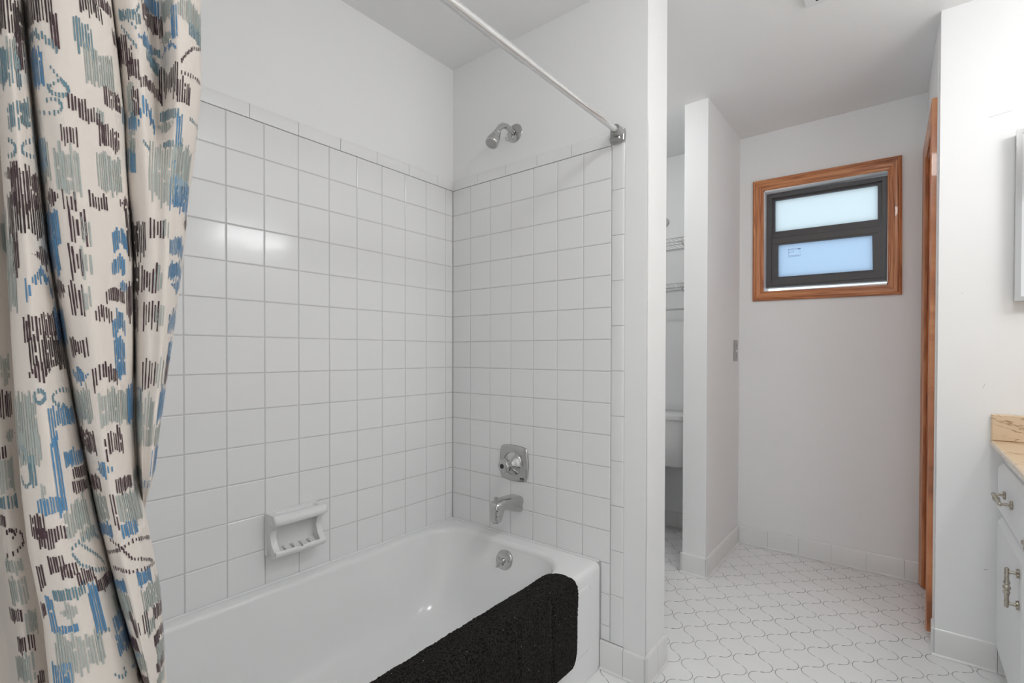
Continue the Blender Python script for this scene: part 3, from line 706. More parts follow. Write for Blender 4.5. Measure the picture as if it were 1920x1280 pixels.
# ------------------------------------------------------------------ shower curtain
CZ= [1.8, 1.4954, 1.4339, 1.36, 1.2984, 1.1995, 1.1004, 1.0011, 0.939, 0.8829, 0.8393, 0.8019, 0.752, 0.702, 0.5642]
CT= [[[-1.4916, 0.746], [-1.4897, 0.746], [-1.4878, 0.746], [-1.4854, 0.746], [-1.4835, 0.746], [-1.4803, 0.746], [-1.477, 0.746], [-1.4737, 0.746], [-1.4704, 0.746], [-1.4666, 0.746], [-1.4625, 0.746], [-1.4589, 0.746], [-1.4547, 0.746], [-1.4504, 0.746], [-1.4415, 0.746]], [[-1.4829, 0.755], [-1.4809, 0.755], [-1.4789, 0.755], [-1.4765, 0.755], [-1.4745, 0.755], [-1.4712, 0.755], [-1.4679, 0.755], [-1.4645, 0.755], [-1.4612, 0.755], [-1.4573, 0.755], [-1.4531, 0.755], [-1.4495, 0.755], [-1.4452, 0.755], [-1.4408, 0.755], [-1.4317, 0.755]], [[-1.4774, 0.79], [-1.4709, 0.79], [-1.4685, 0.79], [-1.4656, 0.79], [-1.4631, 0.79], [-1.4594, 0.79], [-1.4565, 0.79], [-1.4529, 0.79], [-1.4498, 0.79], [-1.4457, 0.79], [-1.4405, 0.79], [-1.436, 0.79], [-1.4321, 0.79], [-1.4281, 0.79], [-1.4195, 0.79]], [[-1.466, 0.775], [-1.4542, 0.775], [-1.4513, 0.775], [-1.4476, 0.775], [-1.4444, 0.775], [-1.44, 0.775], [-1.4373, 0.775], [-1.4332, 0.775], [-1.4301, 0.775], [-1.4253, 0.775], [-1.4187, 0.775], [-1.4128, 0.775], [-1.409, 0.775], [-1.4052, 0.775], [-1.3966, 0.775]], [[-1.4671, 0.8], [-1.4556, 0.8], [-1.4528, 0.8], [-1.4492, 0.8], [-1.4461, 0.8], [-1.4419, 0.8], [-1.4392, 0.8], [-1.4352, 0.8], [-1.4322, 0.8], [-1.4276, 0.8], [-1.4211, 0.8], [-1.4155, 0.8], [-1.4118, 0.8], [-1.408, 0.8], [-1.3997, 0.8]], [[-1.4728, 0.825], [-1.4618, 0.825], [-1.4592, 0.825], [-1.4558, 0.825], [-1.4528, 0.825], [-1.4488, 0.825], [-1.4462, 0.825], [-1.4424, 0.825], [-1.4395, 0.825], [-1.4352, 0.825], [-1.429, 0.825], [-1.4236, 0.825], [-1.4201, 0.825], [-1.4165, 0.825], [-1.4086, 0.825]], [[-1.4717, 0.85], [-1.461, 0.85], [-1.4584, 0.85], [-1.4551, 0.85], [-1.4522, 0.85], [-1.4483, 0.85], [-1.4458, 0.85], [-1.4421, 0.85], [-1.4393, 0.85], [-1.435, 0.85], [-1.429, 0.85], [-1.4238, 0.85], [-1.4203, 0.85], [-1.4169, 0.85], [-1.4091, 0.85]], [[-1.4662, 0.868], [-1.4559, 0.868], [-1.4526, 0.868], [-1.4487, 0.868], [-1.4454, 0.868], [-1.4401, 0.868], [-1.4341, 0.868], [-1.4272, 0.868], [-1.422, 0.868], [-1.4161, 0.868], [-1.4094, 0.868], [-1.4037, 0.868], [-1.3977, 0.868], [-1.3917, 0.868], [-1.3734, 0.868]], [[-1.458, 0.858], [-1.4475, 0.858], [-1.4436, 0.858], [-1.4391, 0.858], [-1.4352, 0.858], [-1.4286, 0.858], [-1.4194, 0.858], [-1.4094, 0.858], [-1.402, 0.858], [-1.3944, 0.858], [-1.3869, 0.858], [-1.3804, 0.858], [-1.372, 0.858], [-1.3634, 0.858], [-1.3346, 0.858]], [[-1.454, 0.846], [-1.4433, 0.846], [-1.4391, 0.846], [-1.4341, 0.846], [-1.43, 0.846], [-1.4224, 0.846], [-1.4113, 0.846], [-1.3993, 0.846], [-1.3905, 0.846], [-1.3817, 0.846], [-1.3738, 0.846], [-1.3668, 0.846], [-1.3567, 0.846], [-1.3464, 0.846], [-1.3105, 0.846]], [[-1.4497, 0.82], [-1.4385, 0.82], [-1.4341, 0.82], [-1.4288, 0.82], [-1.4245, 0.82], [-1.4166, 0.82], [-1.405, 0.82], [-1.3926, 0.82], [-1.3833, 0.82], [-1.3741, 0.82], [-1.3658, 0.82], [-1.3585, 0.82], [-1.348, 0.82], [-1.3372, 0.82], [-1.2998, 0.82]], [[-1.4503, 0.845], [-1.4394, 0.845], [-1.4351, 0.845], [-1.43, 0.845], [-1.4258, 0.845], [-1.4182, 0.845], [-1.4069, 0.845], [-1.3948, 0.845], [-1.3858, 0.845], [-1.3769, 0.845], [-1.3688, 0.845], [-1.3617, 0.845], [-1.3515, 0.845], [-1.341, 0.845], [-1.3045, 0.845]], [[-1.4465, 0.865], [-1.4357, 0.865], [-1.4314, 0.865], [-1.4264, 0.865], [-1.4222, 0.865], [-1.4146, 0.865], [-1.4034, 0.865], [-1.3914, 0.865], [-1.3825, 0.865], [-1.3736, 0.865], [-1.3656, 0.865], [-1.3585, 0.865], [-1.3484, 0.865], [-1.338, 0.865], [-1.3017, 0.865]], [[-1.4242, 0.878], [-1.4155, 0.878], [-1.4106, 0.878], [-1.4057, 0.878], [-1.4026, 0.878], [-1.3963, 0.878], [-1.3897, 0.878], [-1.3828, 0.878], [-1.3767, 0.878], [-1.368, 0.878], [-1.3611, 0.878], [-1.3551, 0.878], [-1.3484, 0.878], [-1.3416, 0.878], [-1.3192, 0.878]], [[-1.3951, 0.866], [-1.3878, 0.866], [-1.3819, 0.866], [-1.3769, 0.866], [-1.3746, 0.866], [-1.3691, 0.866], [-1.3662, 0.866], [-1.3633, 0.866], [-1.3591, 0.866], [-1.35, 0.866], [-1.3436, 0.866], [-1.3382, 0.866], [-1.334, 0.866], [-1.3297, 0.866], [-1.3165, 0.866]], [[-1.3769, 0.85], [-1.3705, 0.85], [-1.3639, 0.85], [-1.3589, 0.85], [-1.357, 0.85], [-1.3521, 0.85], [-1.3515, 0.85], [-1.3512, 0.85], [-1.3483, 0.85], [-1.3388, 0.85], [-1.3328, 0.85], [-1.3276, 0.85], [-1.3249, 0.85], [-1.3221, 0.85], [-1.3145, 0.85]], [[-1.3704, 0.828], [-1.3638, 0.828], [-1.357, 0.828], [-1.3517, 0.828], [-1.3498, 0.828], [-1.3447, 0.828], [-1.3441, 0.828], [-1.3438, 0.828], [-1.3407, 0.828], [-1.3309, 0.828], [-1.3246, 0.828], [-1.3193, 0.828], [-1.3164, 0.828], [-1.3136, 0.828], [-1.3057, 0.828]], [[-1.3712, 0.845], [-1.3646, 0.845], [-1.358, 0.845], [-1.3528, 0.845], [-1.3509, 0.845], [-1.3458, 0.845], [-1.3453, 0.845], [-1.3449, 0.845], [-1.3419, 0.845], [-1.331, 0.8075], [-1.3226, 0.8], [-1.3171, 0.8], [-1.3143, 0.8], [-1.3113, 0.8], [-1.3032, 0.8]], [[-1.3532, 0.862], [-1.3484, 0.862], [-1.3434, 0.862], [-1.3408, 0.862], [-1.3411, 0.862], [-1.3397, 0.862], [-1.342, 0.862], [-1.345, 0.862], [-1.3447, 0.862], [-1.3297, 0.8037], [-1.323, 0.792], [-1.3184, 0.792], [-1.3159, 0.792], [-1.3135, 0.792], [-1.3062, 0.792]], [[-1.3241, 0.83], [-1.3204, 0.83], [-1.3166, 0.83], [-1.3187, 0.8393], [-1.3276, 0.8627], [-1.3297, 0.865], [-1.3343, 0.865], [-1.34, 0.865], [-1.3419, 0.865], [-1.3293, 0.8067], [-1.3238, 0.795], [-1.3198, 0.795], [-1.3177, 0.795], [-1.3157, 0.795], [-1.3092, 0.795]], [[-1.3132, 0.868], [-1.3112, 0.868], [-1.309, 0.868], [-1.3108, 0.868], [-1.3149, 0.868], [-1.3195, 0.868], [-1.3265, 0.868], [-1.335, 0.868], [-1.339, 0.868], [-1.3276, 0.8013], [-1.3231, 0.788], [-1.3197, 0.788], [-1.318, 0.788], [-1.3163, 0.788], [-1.3104, 0.788]], [[-1.2827, 0.852], [-1.2828, 0.852], [-1.2827, 0.852], [-1.2878, 0.852], [-1.2948, 0.852], [-1.3038, 0.852], [-1.3143, 0.852], [-1.3267, 0.852], [-1.3336, 0.852], [-1.3252, 0.7853], [-1.3221, 0.772], [-1.3194, 0.772], [-1.3182, 0.772], [-1.317, 0.772], [-1.3119, 0.772]], [[-1.2707, 0.828], [-1.2709, 0.828], [-1.2708, 0.828], [-1.2761, 0.828], [-1.2834, 0.828], [-1.2928, 0.828], [-1.3037, 0.828], [-1.3167, 0.828], [-1.3239, 0.828], [-1.3196, 0.7697], [-1.3173, 0.758], [-1.3146, 0.758], [-1.3134, 0.758], [-1.3122, 0.758], [-1.3069, 0.758]], [[-1.2635, 0.8], [-1.2637, 0.8], [-1.2636, 0.8], [-1.2691, 0.8], [-1.2766, 0.8], [-1.2863, 0.8], [-1.2976, 0.8], [-1.311, 0.8], [-1.3184, 0.8], [-1.3168, 0.75], [-1.3151, 0.746], [-1.3123, 0.746], [-1.3111, 0.746], [-1.3098, 0.746], [-1.3045, 0.746]], [[-1.271, 0.775], [-1.2713, 0.775], [-1.2712, 0.775], [-1.2767, 0.775], [-1.2842, 0.775], [-1.2939, 0.775], [-1.3052, 0.775], [-1.3186, 0.775], [-1.326, 0.775], [-1.3224, 0.746], [-1.3202, 0.746], [-1.3174, 0.746], [-1.3162, 0.746], [-1.315, 0.746], [-1.3097, 0.746]]]
MOT=[('bK',5.52,9.28,1.396,1.431),('bG',6.79,7.74,1.364,1.395),('bP',7.5,8.39,1.364,1.402),('bT',4.97,7.79,1.347,1.382),('cT',6.47,9.35,1.3,1.344),('dP',5.85,7.09,1.253,1.275),('bP',6.35,9.68,1.231,1.269),('hK',5.95,9.35,1.197,1.248),('bG',5.08,6.26,1.165,1.203),('dP',7.31,9.16,1.174,1.198),('bP',6.18,6.52,1.167,1.198),('aB',6.78,8.83,1.138,1.176),('dP',10.55,12.01,1.144,1.165),('cP',6.55,9.02,1.095,1.133),('bG',5.08,6.35,1.131,1.169),('bG',2.54,5.61,1.194,1.232),('bK',10.38,12.64,1.416,1.442),('bB',11.01,12.13,1.355,1.393),('aT',10.28,12.69,1.388,1.413),('bP',12.49,12.71,1.391,1.429),('bT',13.19,13.74,1.404,1.433),('bG',13.43,14.53,1.372,1.41),('bP',12.83,13.38,1.337,1.352),('bP',13.96,14.86,1.355,1.375),('bP',13.16,13.81,1.331,1.345),('bG',13.69,13.95,1.332,1.349),('bP',12.52,13.04,1.301,1.319),('bP',13.71,14.58,1.312,1.334),('bG',12.2,13.04,1.251,1.293),('bG',13.59,14.63,1.262,1.304),('bG',9.13,11.99,1.262,1.306),('bB',10.81,11.84,1.274,1.306),('dP',11.32,12.3,1.236,1.256),('hP',12.35,12.87,1.231,1.254),('hP',13.26,13.9,1.238,1.259),('dP',14.44,16.85,1.244,1.269),('hP',12.51,13.06,1.198,1.236),('hG',12.93,13.26,1.202,1.231),('hP',12.35,12.93,1.162,1.198),('hG',12.81,13.16,1.166,1.195),('hP',12.09,12.8,1.123,1.161),('hG',12.68,13.06,1.129,1.158),('cB',13.95,14.77,1.2,1.229),('cB',13.83,14.56,1.17,1.199),('bB',9.47,12.03,1.194,1.232),('bB',9.4,11.8,1.173,1.204),('cP',13.54,14.46,1.141,1.161),('cP',13.11,13.72,1.118,1.141),('bB',8.53,11.29,1.098,1.133),('cB',13.72,14.44,1.104,1.136),('bK',14.77,16.98,1.195,1.252),('bP',14.56,15.17,1.129,1.167),('dB',14.1,14.67,1.154,1.169),('bP',13.91,14.86,1.459,1.472),('cK',13.43,14.26,1.441,1.466),('bT',17.17,18.15,1.462,1.474),('bP',14.74,17.38,1.428,1.447),('bP',16.79,17.64,1.414,1.435),('bP',17.31,17.82,1.399,1.422),('bG',17.19,17.48,1.365,1.396),('bP',17.41,17.72,1.358,1.389),('bT',14.98,17.55,1.348,1.364),('bB',17.17,17.6,1.342,1.358),('bG',17.16,17.55,1.318,1.344),('bT',16.47,17.5,1.297,1.323),('bB',17.17,17.52,1.294,1.316),('bB',18.41,19.15,1.494,1.517),('bP',18.27,19.35,1.471,1.496),('dB',17.93,18.78,1.436,1.459),('bT',18.72,19.18,1.448,1.457),('cP',17.88,19.13,1.389,1.41),('bT',18.41,18.99,1.424,1.441),('hK',18.94,20.14,1.393,1.437),('bP',20.02,20.64,1.387,1.414),('bG',19.32,19.93,1.486,1.511),('bG',20.12,21.7,1.486,1.515),('bB',19.78,20.09,1.462,1.5),('aB',19.2,20.0,1.444,1.459),('bT',20.53,21.72,1.472,1.49),('dG',19.18,19.78,1.458,1.475),('bT',18.24,18.73,1.429,1.438),('aB',17.67,18.6,1.342,1.38),('bT',18.97,20.12,1.366,1.379),('bB',20.04,20.36,1.339,1.375),('dG',18.82,19.8,1.349,1.368),('bT',19.23,20.45,1.33,1.339),('bG',18.34,20.19,1.266,1.335),('bG',19.93,21.15,1.286,1.336),('bB',19.83,21.44,1.261,1.298),('bB',19.88,20.14,1.304,1.316),('hP',18.37,19.61,1.217,1.245),('hG',19.3,19.92,1.22,1.242),('bK',16.79,18.05,1.201,1.239),('cB',19.99,21.44,1.2,1.229),('cB',20.02,21.84,1.173,1.199),('dB',20.33,21.84,1.159,1.178),('hP',17.69,19.18,1.159,1.187),('hG',18.84,19.54,1.161,1.183),('hP',17.94,19.39,1.117,1.145),('hG',19.11,19.9,1.119,1.142),('cB',20.47,22.18,1.11,1.142),('bK',16.33,17.45,1.158,1.19),('dP',21.0,21.92,1.238,1.257),('bP',15.68,17.33,1.113,1.151),('bK',6.72,9.11,1.071,1.103),('hP',11.58,12.73,1.082,1.106),('dP',6.62,7.62,1.054,1.08),('bG',5.3,6.76,0.985,1.045),('bB',7.26,7.58,0.992,1.036),('bB',7.62,9.01,1.012,1.03),('bG',5.83,6.81,0.976,1.007),('bG',9.68,12.52,1.013,1.048),('bG',12.92,14.34,1.009,1.045),('cP',12.73,13.84,1.051,1.079),('dB',11.36,12.49,1.053,1.074),('vP',9.61,12.28,0.973,1.008),('vP',12.99,13.91,0.969,1.005),('dB',12.03,13.28,0.952,0.972),('bP',9.42,12.16,0.937,0.954),('bP',13.3,14.44,0.935,0.951),('bG',9.08,12.42,0.903,0.934),('bG',13.23,15.13,0.898,0.931),('bB',10.55,12.4,0.885,0.9),('bB',13.18,13.96,0.883,0.9),('bB',7.19,7.53,0.921,1.003),('bB',7.7,9.26,0.968,0.984),('bB',6.47,7.41,0.923,0.94),('dG',6.54,6.84,0.937,0.959),('bT',6.28,6.57,0.95,0.988),('bP',7.99,9.16,0.953,0.966),('bP',7.86,9.18,0.938,0.951),('bP',6.12,6.62,0.899,0.924),('bP',6.36,6.88,0.888,0.909),('bP',6.88,7.26,0.894,0.91),('bP',6.54,7.03,0.862,0.881),('bP',6.86,7.46,0.854,0.869),('bP',7.34,8.03,0.841,0.856),('bP',8.03,9.3,0.825,0.84),('bP',6.07,6.36,0.847,0.872),('bG',7.33,7.6,0.891,0.922),('bG',7.63,8.53,0.9,0.932),('bB',13.74,14.36,1.065,1.102),('bB',14.44,15.22,1.008,1.053),('bK',15.18,16.73,1.059,1.11),('bP',12.83,13.19,0.896,0.934),('bG',7.82,8.85,0.885,0.898),('bT',6.48,7.51,0.831,0.843),('bB',7.58,7.96,0.782,0.838),('bB',6.18,6.43,0.795,0.839),('bB',6.43,7.07,0.795,0.804),('dG',6.57,7.17,0.807,0.829),('bG',6.23,7.69,0.751,0.789),('bB',6.04,6.69,0.738,0.764),('bB',8.32,11.03,0.745,0.771),('bB',8.44,9.47,0.772,0.791),('bG',8.92,11.72,0.784,0.812),('bP',9.26,11.05,0.789,0.808),('bB',9.61,12.39,0.82,0.833),('bP',10.74,11.68,0.743,0.762),('bB',13.47,14.46,0.823,0.839),('bG',13.5,15.85,0.791,0.819),('bG',9.35,12.42,0.793,0.818),('bP',14.14,15.89,0.773,0.79),('hP',11.8,13.66,0.766,0.793),('hG',13.54,14.22,0.761,0.786),('cP',13.93,15.94,0.744,0.765),('bG',14.05,15.9,0.721,0.746),('bG',10.98,13.14,0.717,0.743),('bP',13.86,15.41,0.712,0.726),('bP',9.08,13.18,0.699,0.711),('bP',9.37,11.68,0.743,0.759),('bG',13.72,15.3,0.695,0.708),('hP',18.0,19.49,1.049,1.078),('hG',19.63,20.35,1.051,1.076),('bB',20.28,22.01,1.008,1.046),('bG',16.47,19.88,1.0,1.035),('bP',20.76,21.82,1.05,1.082),('bG',16.86,21.7,0.98,1.001),('bB',19.92,21.99,0.943,0.977),('bB',17.28,20.24,0.929,0.941),('bG',14.84,17.67,0.939,0.953),('bG',16.59,18.29,0.983,1.021),('bB',20.86,21.94,1.076,1.101),('bG',2.26,2.59,1.058,1.083),('bP',2.13,2.56,1.017,1.044),('dG',2.26,2.62,0.989,1.006),('bP',1.97,2.26,0.974,0.988),('bG',1.92,2.42,0.936,0.972),('bT',1.82,2.45,0.918,0.933),('bG',1.68,2.32,0.848,0.862),('bG',1.68,2.32,0.812,0.843),('bP',1.49,2.01,0.792,0.807),('bG',2.09,2.49,0.774,0.799),('bP',1.68,2.32,0.757,0.775),('bG',1.49,2.25,0.722,0.75),('bP',2.25,2.52,0.713,0.726),('bP',1.63,1.99,0.9,0.913),('bP',5.87,6.18,0.815,0.831)]
ARC=[('T',[(12.16,1.354),(12.35,1.357),(12.64,1.364),(12.87,1.359),(12.9,1.354),(12.75,1.349),(12.51,1.348),(12.28,1.35),(12.18,1.357)]),('T',[(12.03,1.341),(12.37,1.344),(12.61,1.341),(12.63,1.335),(12.45,1.33),(12.09,1.329),(11.41,1.331)]),('T',[(6.28,1.296),(6.72,1.292),(6.88,1.286),(6.66,1.28),(6.16,1.28)]),('T',[(8.71,1.304),(7.72,1.298),(7.31,1.291),(7.27,1.284),(7.69,1.284),(8.51,1.286)]),('T',[(6.78,1.048),(6.76,1.041),(6.91,1.036),(7.12,1.039),(7.24,1.043),(7.12,1.049),(6.88,1.049)]),('T',[(9.01,1.047),(8.11,1.049),(7.65,1.046),(7.51,1.04),(7.69,1.034),(8.22,1.032)]),('T',[(12.32,1.376),(12.51,1.369),(12.71,1.363),(12.88,1.355)]),('P',[(20.16,1.435),(20.4,1.448),(20.72,1.462),(21.46,1.474)]),('P',[(20.12,1.422),(20.41,1.424),(20.76,1.427),(21.56,1.429)]),('T',[(20.65,1.374),(21.1,1.374),(22.04,1.375),(21.58,1.358)]),('T',[(17.91,1.331),(18.12,1.326),(18.32,1.323)]),('T',[(17.14,1.474),(17.38,1.467),(17.62,1.46),(17.91,1.454)]),('T',[(17.17,1.458),(17.38,1.449),(17.62,1.44),(17.82,1.433)]),('T',[(18.15,1.486),(17.94,1.474),(17.57,1.47),(17.22,1.469)]),('P',[(10.81,0.863),(12.85,0.872),(13.69,0.878),(15.39,0.868)]),('P',[(11.72,0.882),(12.88,0.875),(13.43,0.857),(15.15,0.841)]),('P',[(11.27,0.847),(12.78,0.847),(13.64,0.841),(15.37,0.837)]),('T',[(7.34,0.882),(7.77,0.888),(8.51,0.891),(9.11,0.881)]),('T',[(7.36,0.878),(7.57,0.863),(8.08,0.851),(9.08,0.844)]),('T',[(7.74,0.884),(8.06,0.875),(8.58,0.863),(8.99,0.851)]),('P',[(1.89,0.893),(2.25,0.895),(2.49,0.888),(2.5,0.877),(2.2,0.87),(1.73,0.867)]),('P',[(2.01,0.897),(2.3,0.891),(2.13,0.885)]),('T',[(7.51,0.778),(7.82,0.784),(8.17,0.78)]),('T',[(7.84,0.731),(8.08,0.722),(8.41,0.722),(8.34,0.732)]),('B',[(8.85,0.724),(9.49,0.719),(11.61,0.74)]),('T',[(5.88,0.981),(5.64,0.986),(6.09,0.993),(6.23,0.988),(6.09,0.979)]),('T',[(5.76,0.963),(5.85,0.957),(6.11,0.951),(6.26,0.956)]),('T',[(18.13,1.443),(18.48,1.447),(18.82,1.45)]),('T',[(18.24,1.43),(18.53,1.429),(18.87,1.427)]),('T',[(16.78,1.046),(17.65,1.046),(17.84,1.039),(17.7,1.032)])]

def build_curtain():
    CTn = np.array(CT); CZn = np.array(CZ); nk = len(CTn)
    def prof(z):
        P = np.array([[np.interp(z, CZn[::-1], CTn[k, ::-1, c]) for c in (0, 1)] for k in range(nk)])
        return P
    def cr(P, s):
        s = np.atleast_1d(s); i = np.clip(np.floor(s).astype(int), 0, len(P)-2); t = (s-i)[:, None]
        g = lambda k: P[np.clip(k, 0, len(P)-1)]
        p0, p1, p2, p3 = g(i-1), g(i), g(i+1), g(i+2)
        return .5*((2*p1)+(p2-p0)*t+(2*p0-5*p1+4*p2-p3)*t*t+(3*p1-p0-3*p2+p3)*t**3)
    from mathutils import noise
    zs = np.linspace(.10, 1.800, 340); ss = np.linspace(0, nk-1, 420)
    def wr(s, z):   # small wrinkles
        return .0045*noise.noise(Vector((s*.5+z*2.2, z*4.0, 2.0)))+.0022*noise.noise(Vector((s*1.1+z*6, z*9.0, 7.0)))
    def surf(z, s):
        yx = cr(prof(z), s); return [Vector((p[1]+wr(si, z), p[0], z)) for p, si in zip(yx, np.atleast_1d(s))]
    rows = [surf(z, ss) for z in zs]
    mb = MB(); mb.grid(rows, 0)
    # printed strokes lie on the cloth
    inks = ['P', 'K', 'B', 'T', 'G']; rng = random.Random(11)
    def stroke(s, z0, z1, hw, ink, slant=0):
        if z1 < z0: z0, z1 = z1, z0
        n = max(2, int((z1-z0)/.006)+1); L = []; R_ = []
        for k in range(n+1):
            z = z0+(z1-z0)*k/n; se = s+slant*(k/n-.5); P = surf(z, [se-.04, se, se+.04]); d = P[2]-P[0]; ln_ = max(d.length, .0009)
            ds = .08*hw/ln_; wob = rng.uniform(.75, 1.2); Q = surf(z, [se-ds*wob, se+ds*wob]); nn = d.cross(Vector((0, 0, 1))).normalized()
            off = nn*.0006
            L.append(Q[0]+off); R_.append(Q[1]+off)
        mb.grid([L, R_], 1+inks.index(ink))
    def dslen(s, z):
        P = surf(z, [s-.03, s+.03]); return max((P[1]-P[0]).length/.06, .0015)
    for t_, s0, s1, z0, z1 in MOT:
        kind, ink = t_[0], t_[1]; zc = (z0+z1)/2; h = z1-z0
        s = s0+.02; 
        while s <= s1:
            u = (s-(s0+s1)/2)/max((s1-s0)/2, .01)
            step = {'b': .0025, 'h': .0031, 'd': .0027, 'c': .0027, 'v': .0028, 'a': .0028}[kind]
            hw = {'G': .00080, 'B': .00080}.get(ink, .00070)*rng.uniform(.70, 1.25)
            j0, j1 = rng.uniform(-.07, .14)*h, rng.uniform(-.14, .07)*h
            if rng.random() < .10: j0 -= min(.2*h, .010)
            if rng.random() < .10: j1 += min(.2*h, .010)
            a, b = z0, z1
            if kind == 'd': r = max(.12, 1-abs(u)); a, b = zc-h/2*r, zc+h/2*r
            elif kind == 'h':
                r = .55+.45*abs(u) if rng.random() > .15 else 1.25; a, b = zc-h/2*r, zc+h/2*r
            elif kind == 'c': sh = h*.28*(1-abs(u)); a, b = z0+sh, z0+h*.62+sh+.05*h
            elif kind == 'v': sh = h*.35*abs(u); a, b = z0+h*.3-sh*.6, z1-sh*.4
            elif kind == 'a': sh = h*.6*(1-u*u); a, b = z0+sh, z0+sh+h*.34
            if kind in 'bcv' and rng.random() < .16 and b-a > .02:
                mid = a+(b-a)*rng.uniform(.3, .7); stroke(s, a+j0, mid-.001, hw, ink); stroke(s, mid+.002, b+j1, hw, ink)
            else: stroke(s, a+j0, b+j1, hw, ink)
            s += step*rng.uniform(.80, 1.15)/dslen(s, zc)
    for ink, pts in ARC:
        for (sa, za), (sb, zb) in zip(pts[:-1], pts[1:]):
            n = max(2, int(math.hypot((sb-sa)*dslen((sa+sb)/2, (za+zb)/2), zb-za)/.0036))
            for k in range(n):
                f = (k+.5)/n; s = sa+(sb-sa)*f; z = za+(zb-za)*f; hh = rng.uniform(.0016, .0030)
                stroke(s, z-hh, z+hh, .0007, ink, 0)
    # a generic continuation of the print on the parts seen only from elsewhere
    for z0 in np.arange(.14, .56, .055):
        for s0 in np.arange(.6, nk-1.5, 2.1):
            sc = s0+rng.uniform(-.2, .2); ink = rng.choice(inks); s = sc
            while s < sc+1.2:
                stroke(s, z0+rng.uniform(0, .006), z0+.030+rng.uniform(-.006, .006), .0008, ink); s += .0028/dslen(s, z0)
    for z0 in np.arange(1.56, 1.76, .06):
        for s0 in np.arange(.6, nk-1.5, 2.1):
            sc = s0+rng.uniform(-.2, .2); ink = rng.choice(inks); s = sc
            while s < sc+1.2:
                stroke(s, z0+rng.uniform(0, .006), z0+.030+rng.uniform(-.006, .006), .0008, ink); s += .0028/dslen(s, z0)
    o = mb.build('shower_curtain', [M_cloth]+[INK[k] for k in inks], smooth=True, weld=False)
    me = o.data
    return tag(o, 'cream shower curtain with plum, blue and sage ikat print bunched open', 'shower curtain')
build_curtain()

# ------------------------------------------------------------------ vanity with drawer and door
def pull(parent, a, b, out, side=Vector((-1, 0, 0))):
    """ornate cast bar pull between two posts"""
    a, b = Vector(a), Vector(b); d = (b-a).normalized(); L = (b-a).length
    mb = MB()
    pr = [(-.012, .002), (-.010, .0045), (-.004, .0055), (0, .0050), (.004, .0060), (.010, .0048), (L*.25, .0052), (L*.36, .0078), (L*.42, .0050), (L*.46, .0082), (L*.5, .0090), (L*.54, .0082), (L*.58, .0050), (L*.64, .0078), (L*.75, .0052), (L-.010, .0048), (L-.004, .0060), (L, .0050), (L+.004, .0055), (L+.010, .0045), (L+.012, .002), (L+.0125, 0)]
    mb.lathe(a+side*out, d, [(-.0125, 0)]+pr, 14); h = mb.build('handle', M_nickel, parent, smooth=True, angle=35)
    for p in (a, b):
        mb = MB(); mb.tube([p, p+side*(out-.003)], [.0042, .0036], 12); mb.lathe(p+side*.0005, side, [(0, .0125), (.002, .0130), (.0035, .010), (.005, .0085), (.0055, .005)], 20)
        for k in range(8):
            ang = 2*PI*k/8; e1 = Vector((0, math.cos(ang), math.sin(ang))); mb.tube([p+side*.003+e1*.005, p+side*.004+e1*.0122], [.0015, .0022], 6)
        mb.build('rosette', M_nickel, h, smooth=True, angle=40)
def build_vanity():
    t = thing('vanity_cabinet', 'white painted vanity cabinet below the tan countertop', 'cabinet', (2.05, .1, 0))
    FX = 1.812; ye = -1.30
    mb = MB(); mb.box(FX, XV-.002, ye, YM-.001, .095, .7725); mb.box(FX+.06, XV-.002, ye, YM-.012, .001, .095)
    mb.build('cabinet_body', M_cab, t)
    def front(name, y0, y1, z0, z1):
        mb = MB(); fx = 1.7935; b = .016
        # slab with a lipped, routed edge all round
        rings = []
        for x, o_ in ((FX-.0005, 0), (FX-.006, 0), (FX-.0075, .003), (fx+.003, b-.004), (fx, b)):
            rings.append([(x, y0+o_, z0+o_), (x, y1-o_, z0+o_), (x, y1-o_, z1-o_), (x, y0+o_, z1-o_)])
        mb.grid(rings, 0, close_v=True); mb.add(rings[-1], [(0, 1, 2, 3)], 0)
        return mb.build(name, M_cab, t)
    for y1_ in (.806, .295, -.215, -.725):
        y0_ = y1_-.475
        dr = front('drawer', y0_, y1_, .556, .722); dcy = (y0_+y1_)/2
        pull(dr, (1.7935, dcy+.064, .647), (1.7935, dcy-.064, .647), .027)
        do = front('cabinet_door', y0_, y1_, .090, .541)
        hy = .385 if y1_ == .806 else y0_+.05
        pull(do, (1.7935, hy, .489), (1.7935, hy, .402), .024)
build_vanity()
def build_counter():
    t = thing('countertop', 'tan cultured marble countertop with backsplash on the white cabinet', 'countertop', (2.04, .1, .774))
    MB().box(1.777, XV-.001, -1.32, YM-.0005, .7738, .7935, bev=.004).build('counter_slab', M_marble, t)
    MB().box(1.7772, XV-.021, YM-.0205, YM-.0005, .7937, .8835, bev=.0035).build('side_splash', M_marble, t)
    MB().box(XV-.020, XV-.001, -1.32, YM-.0005, .7937, .8835, bev=.0035).build('back_splash', M_marble, t)
build_counter()

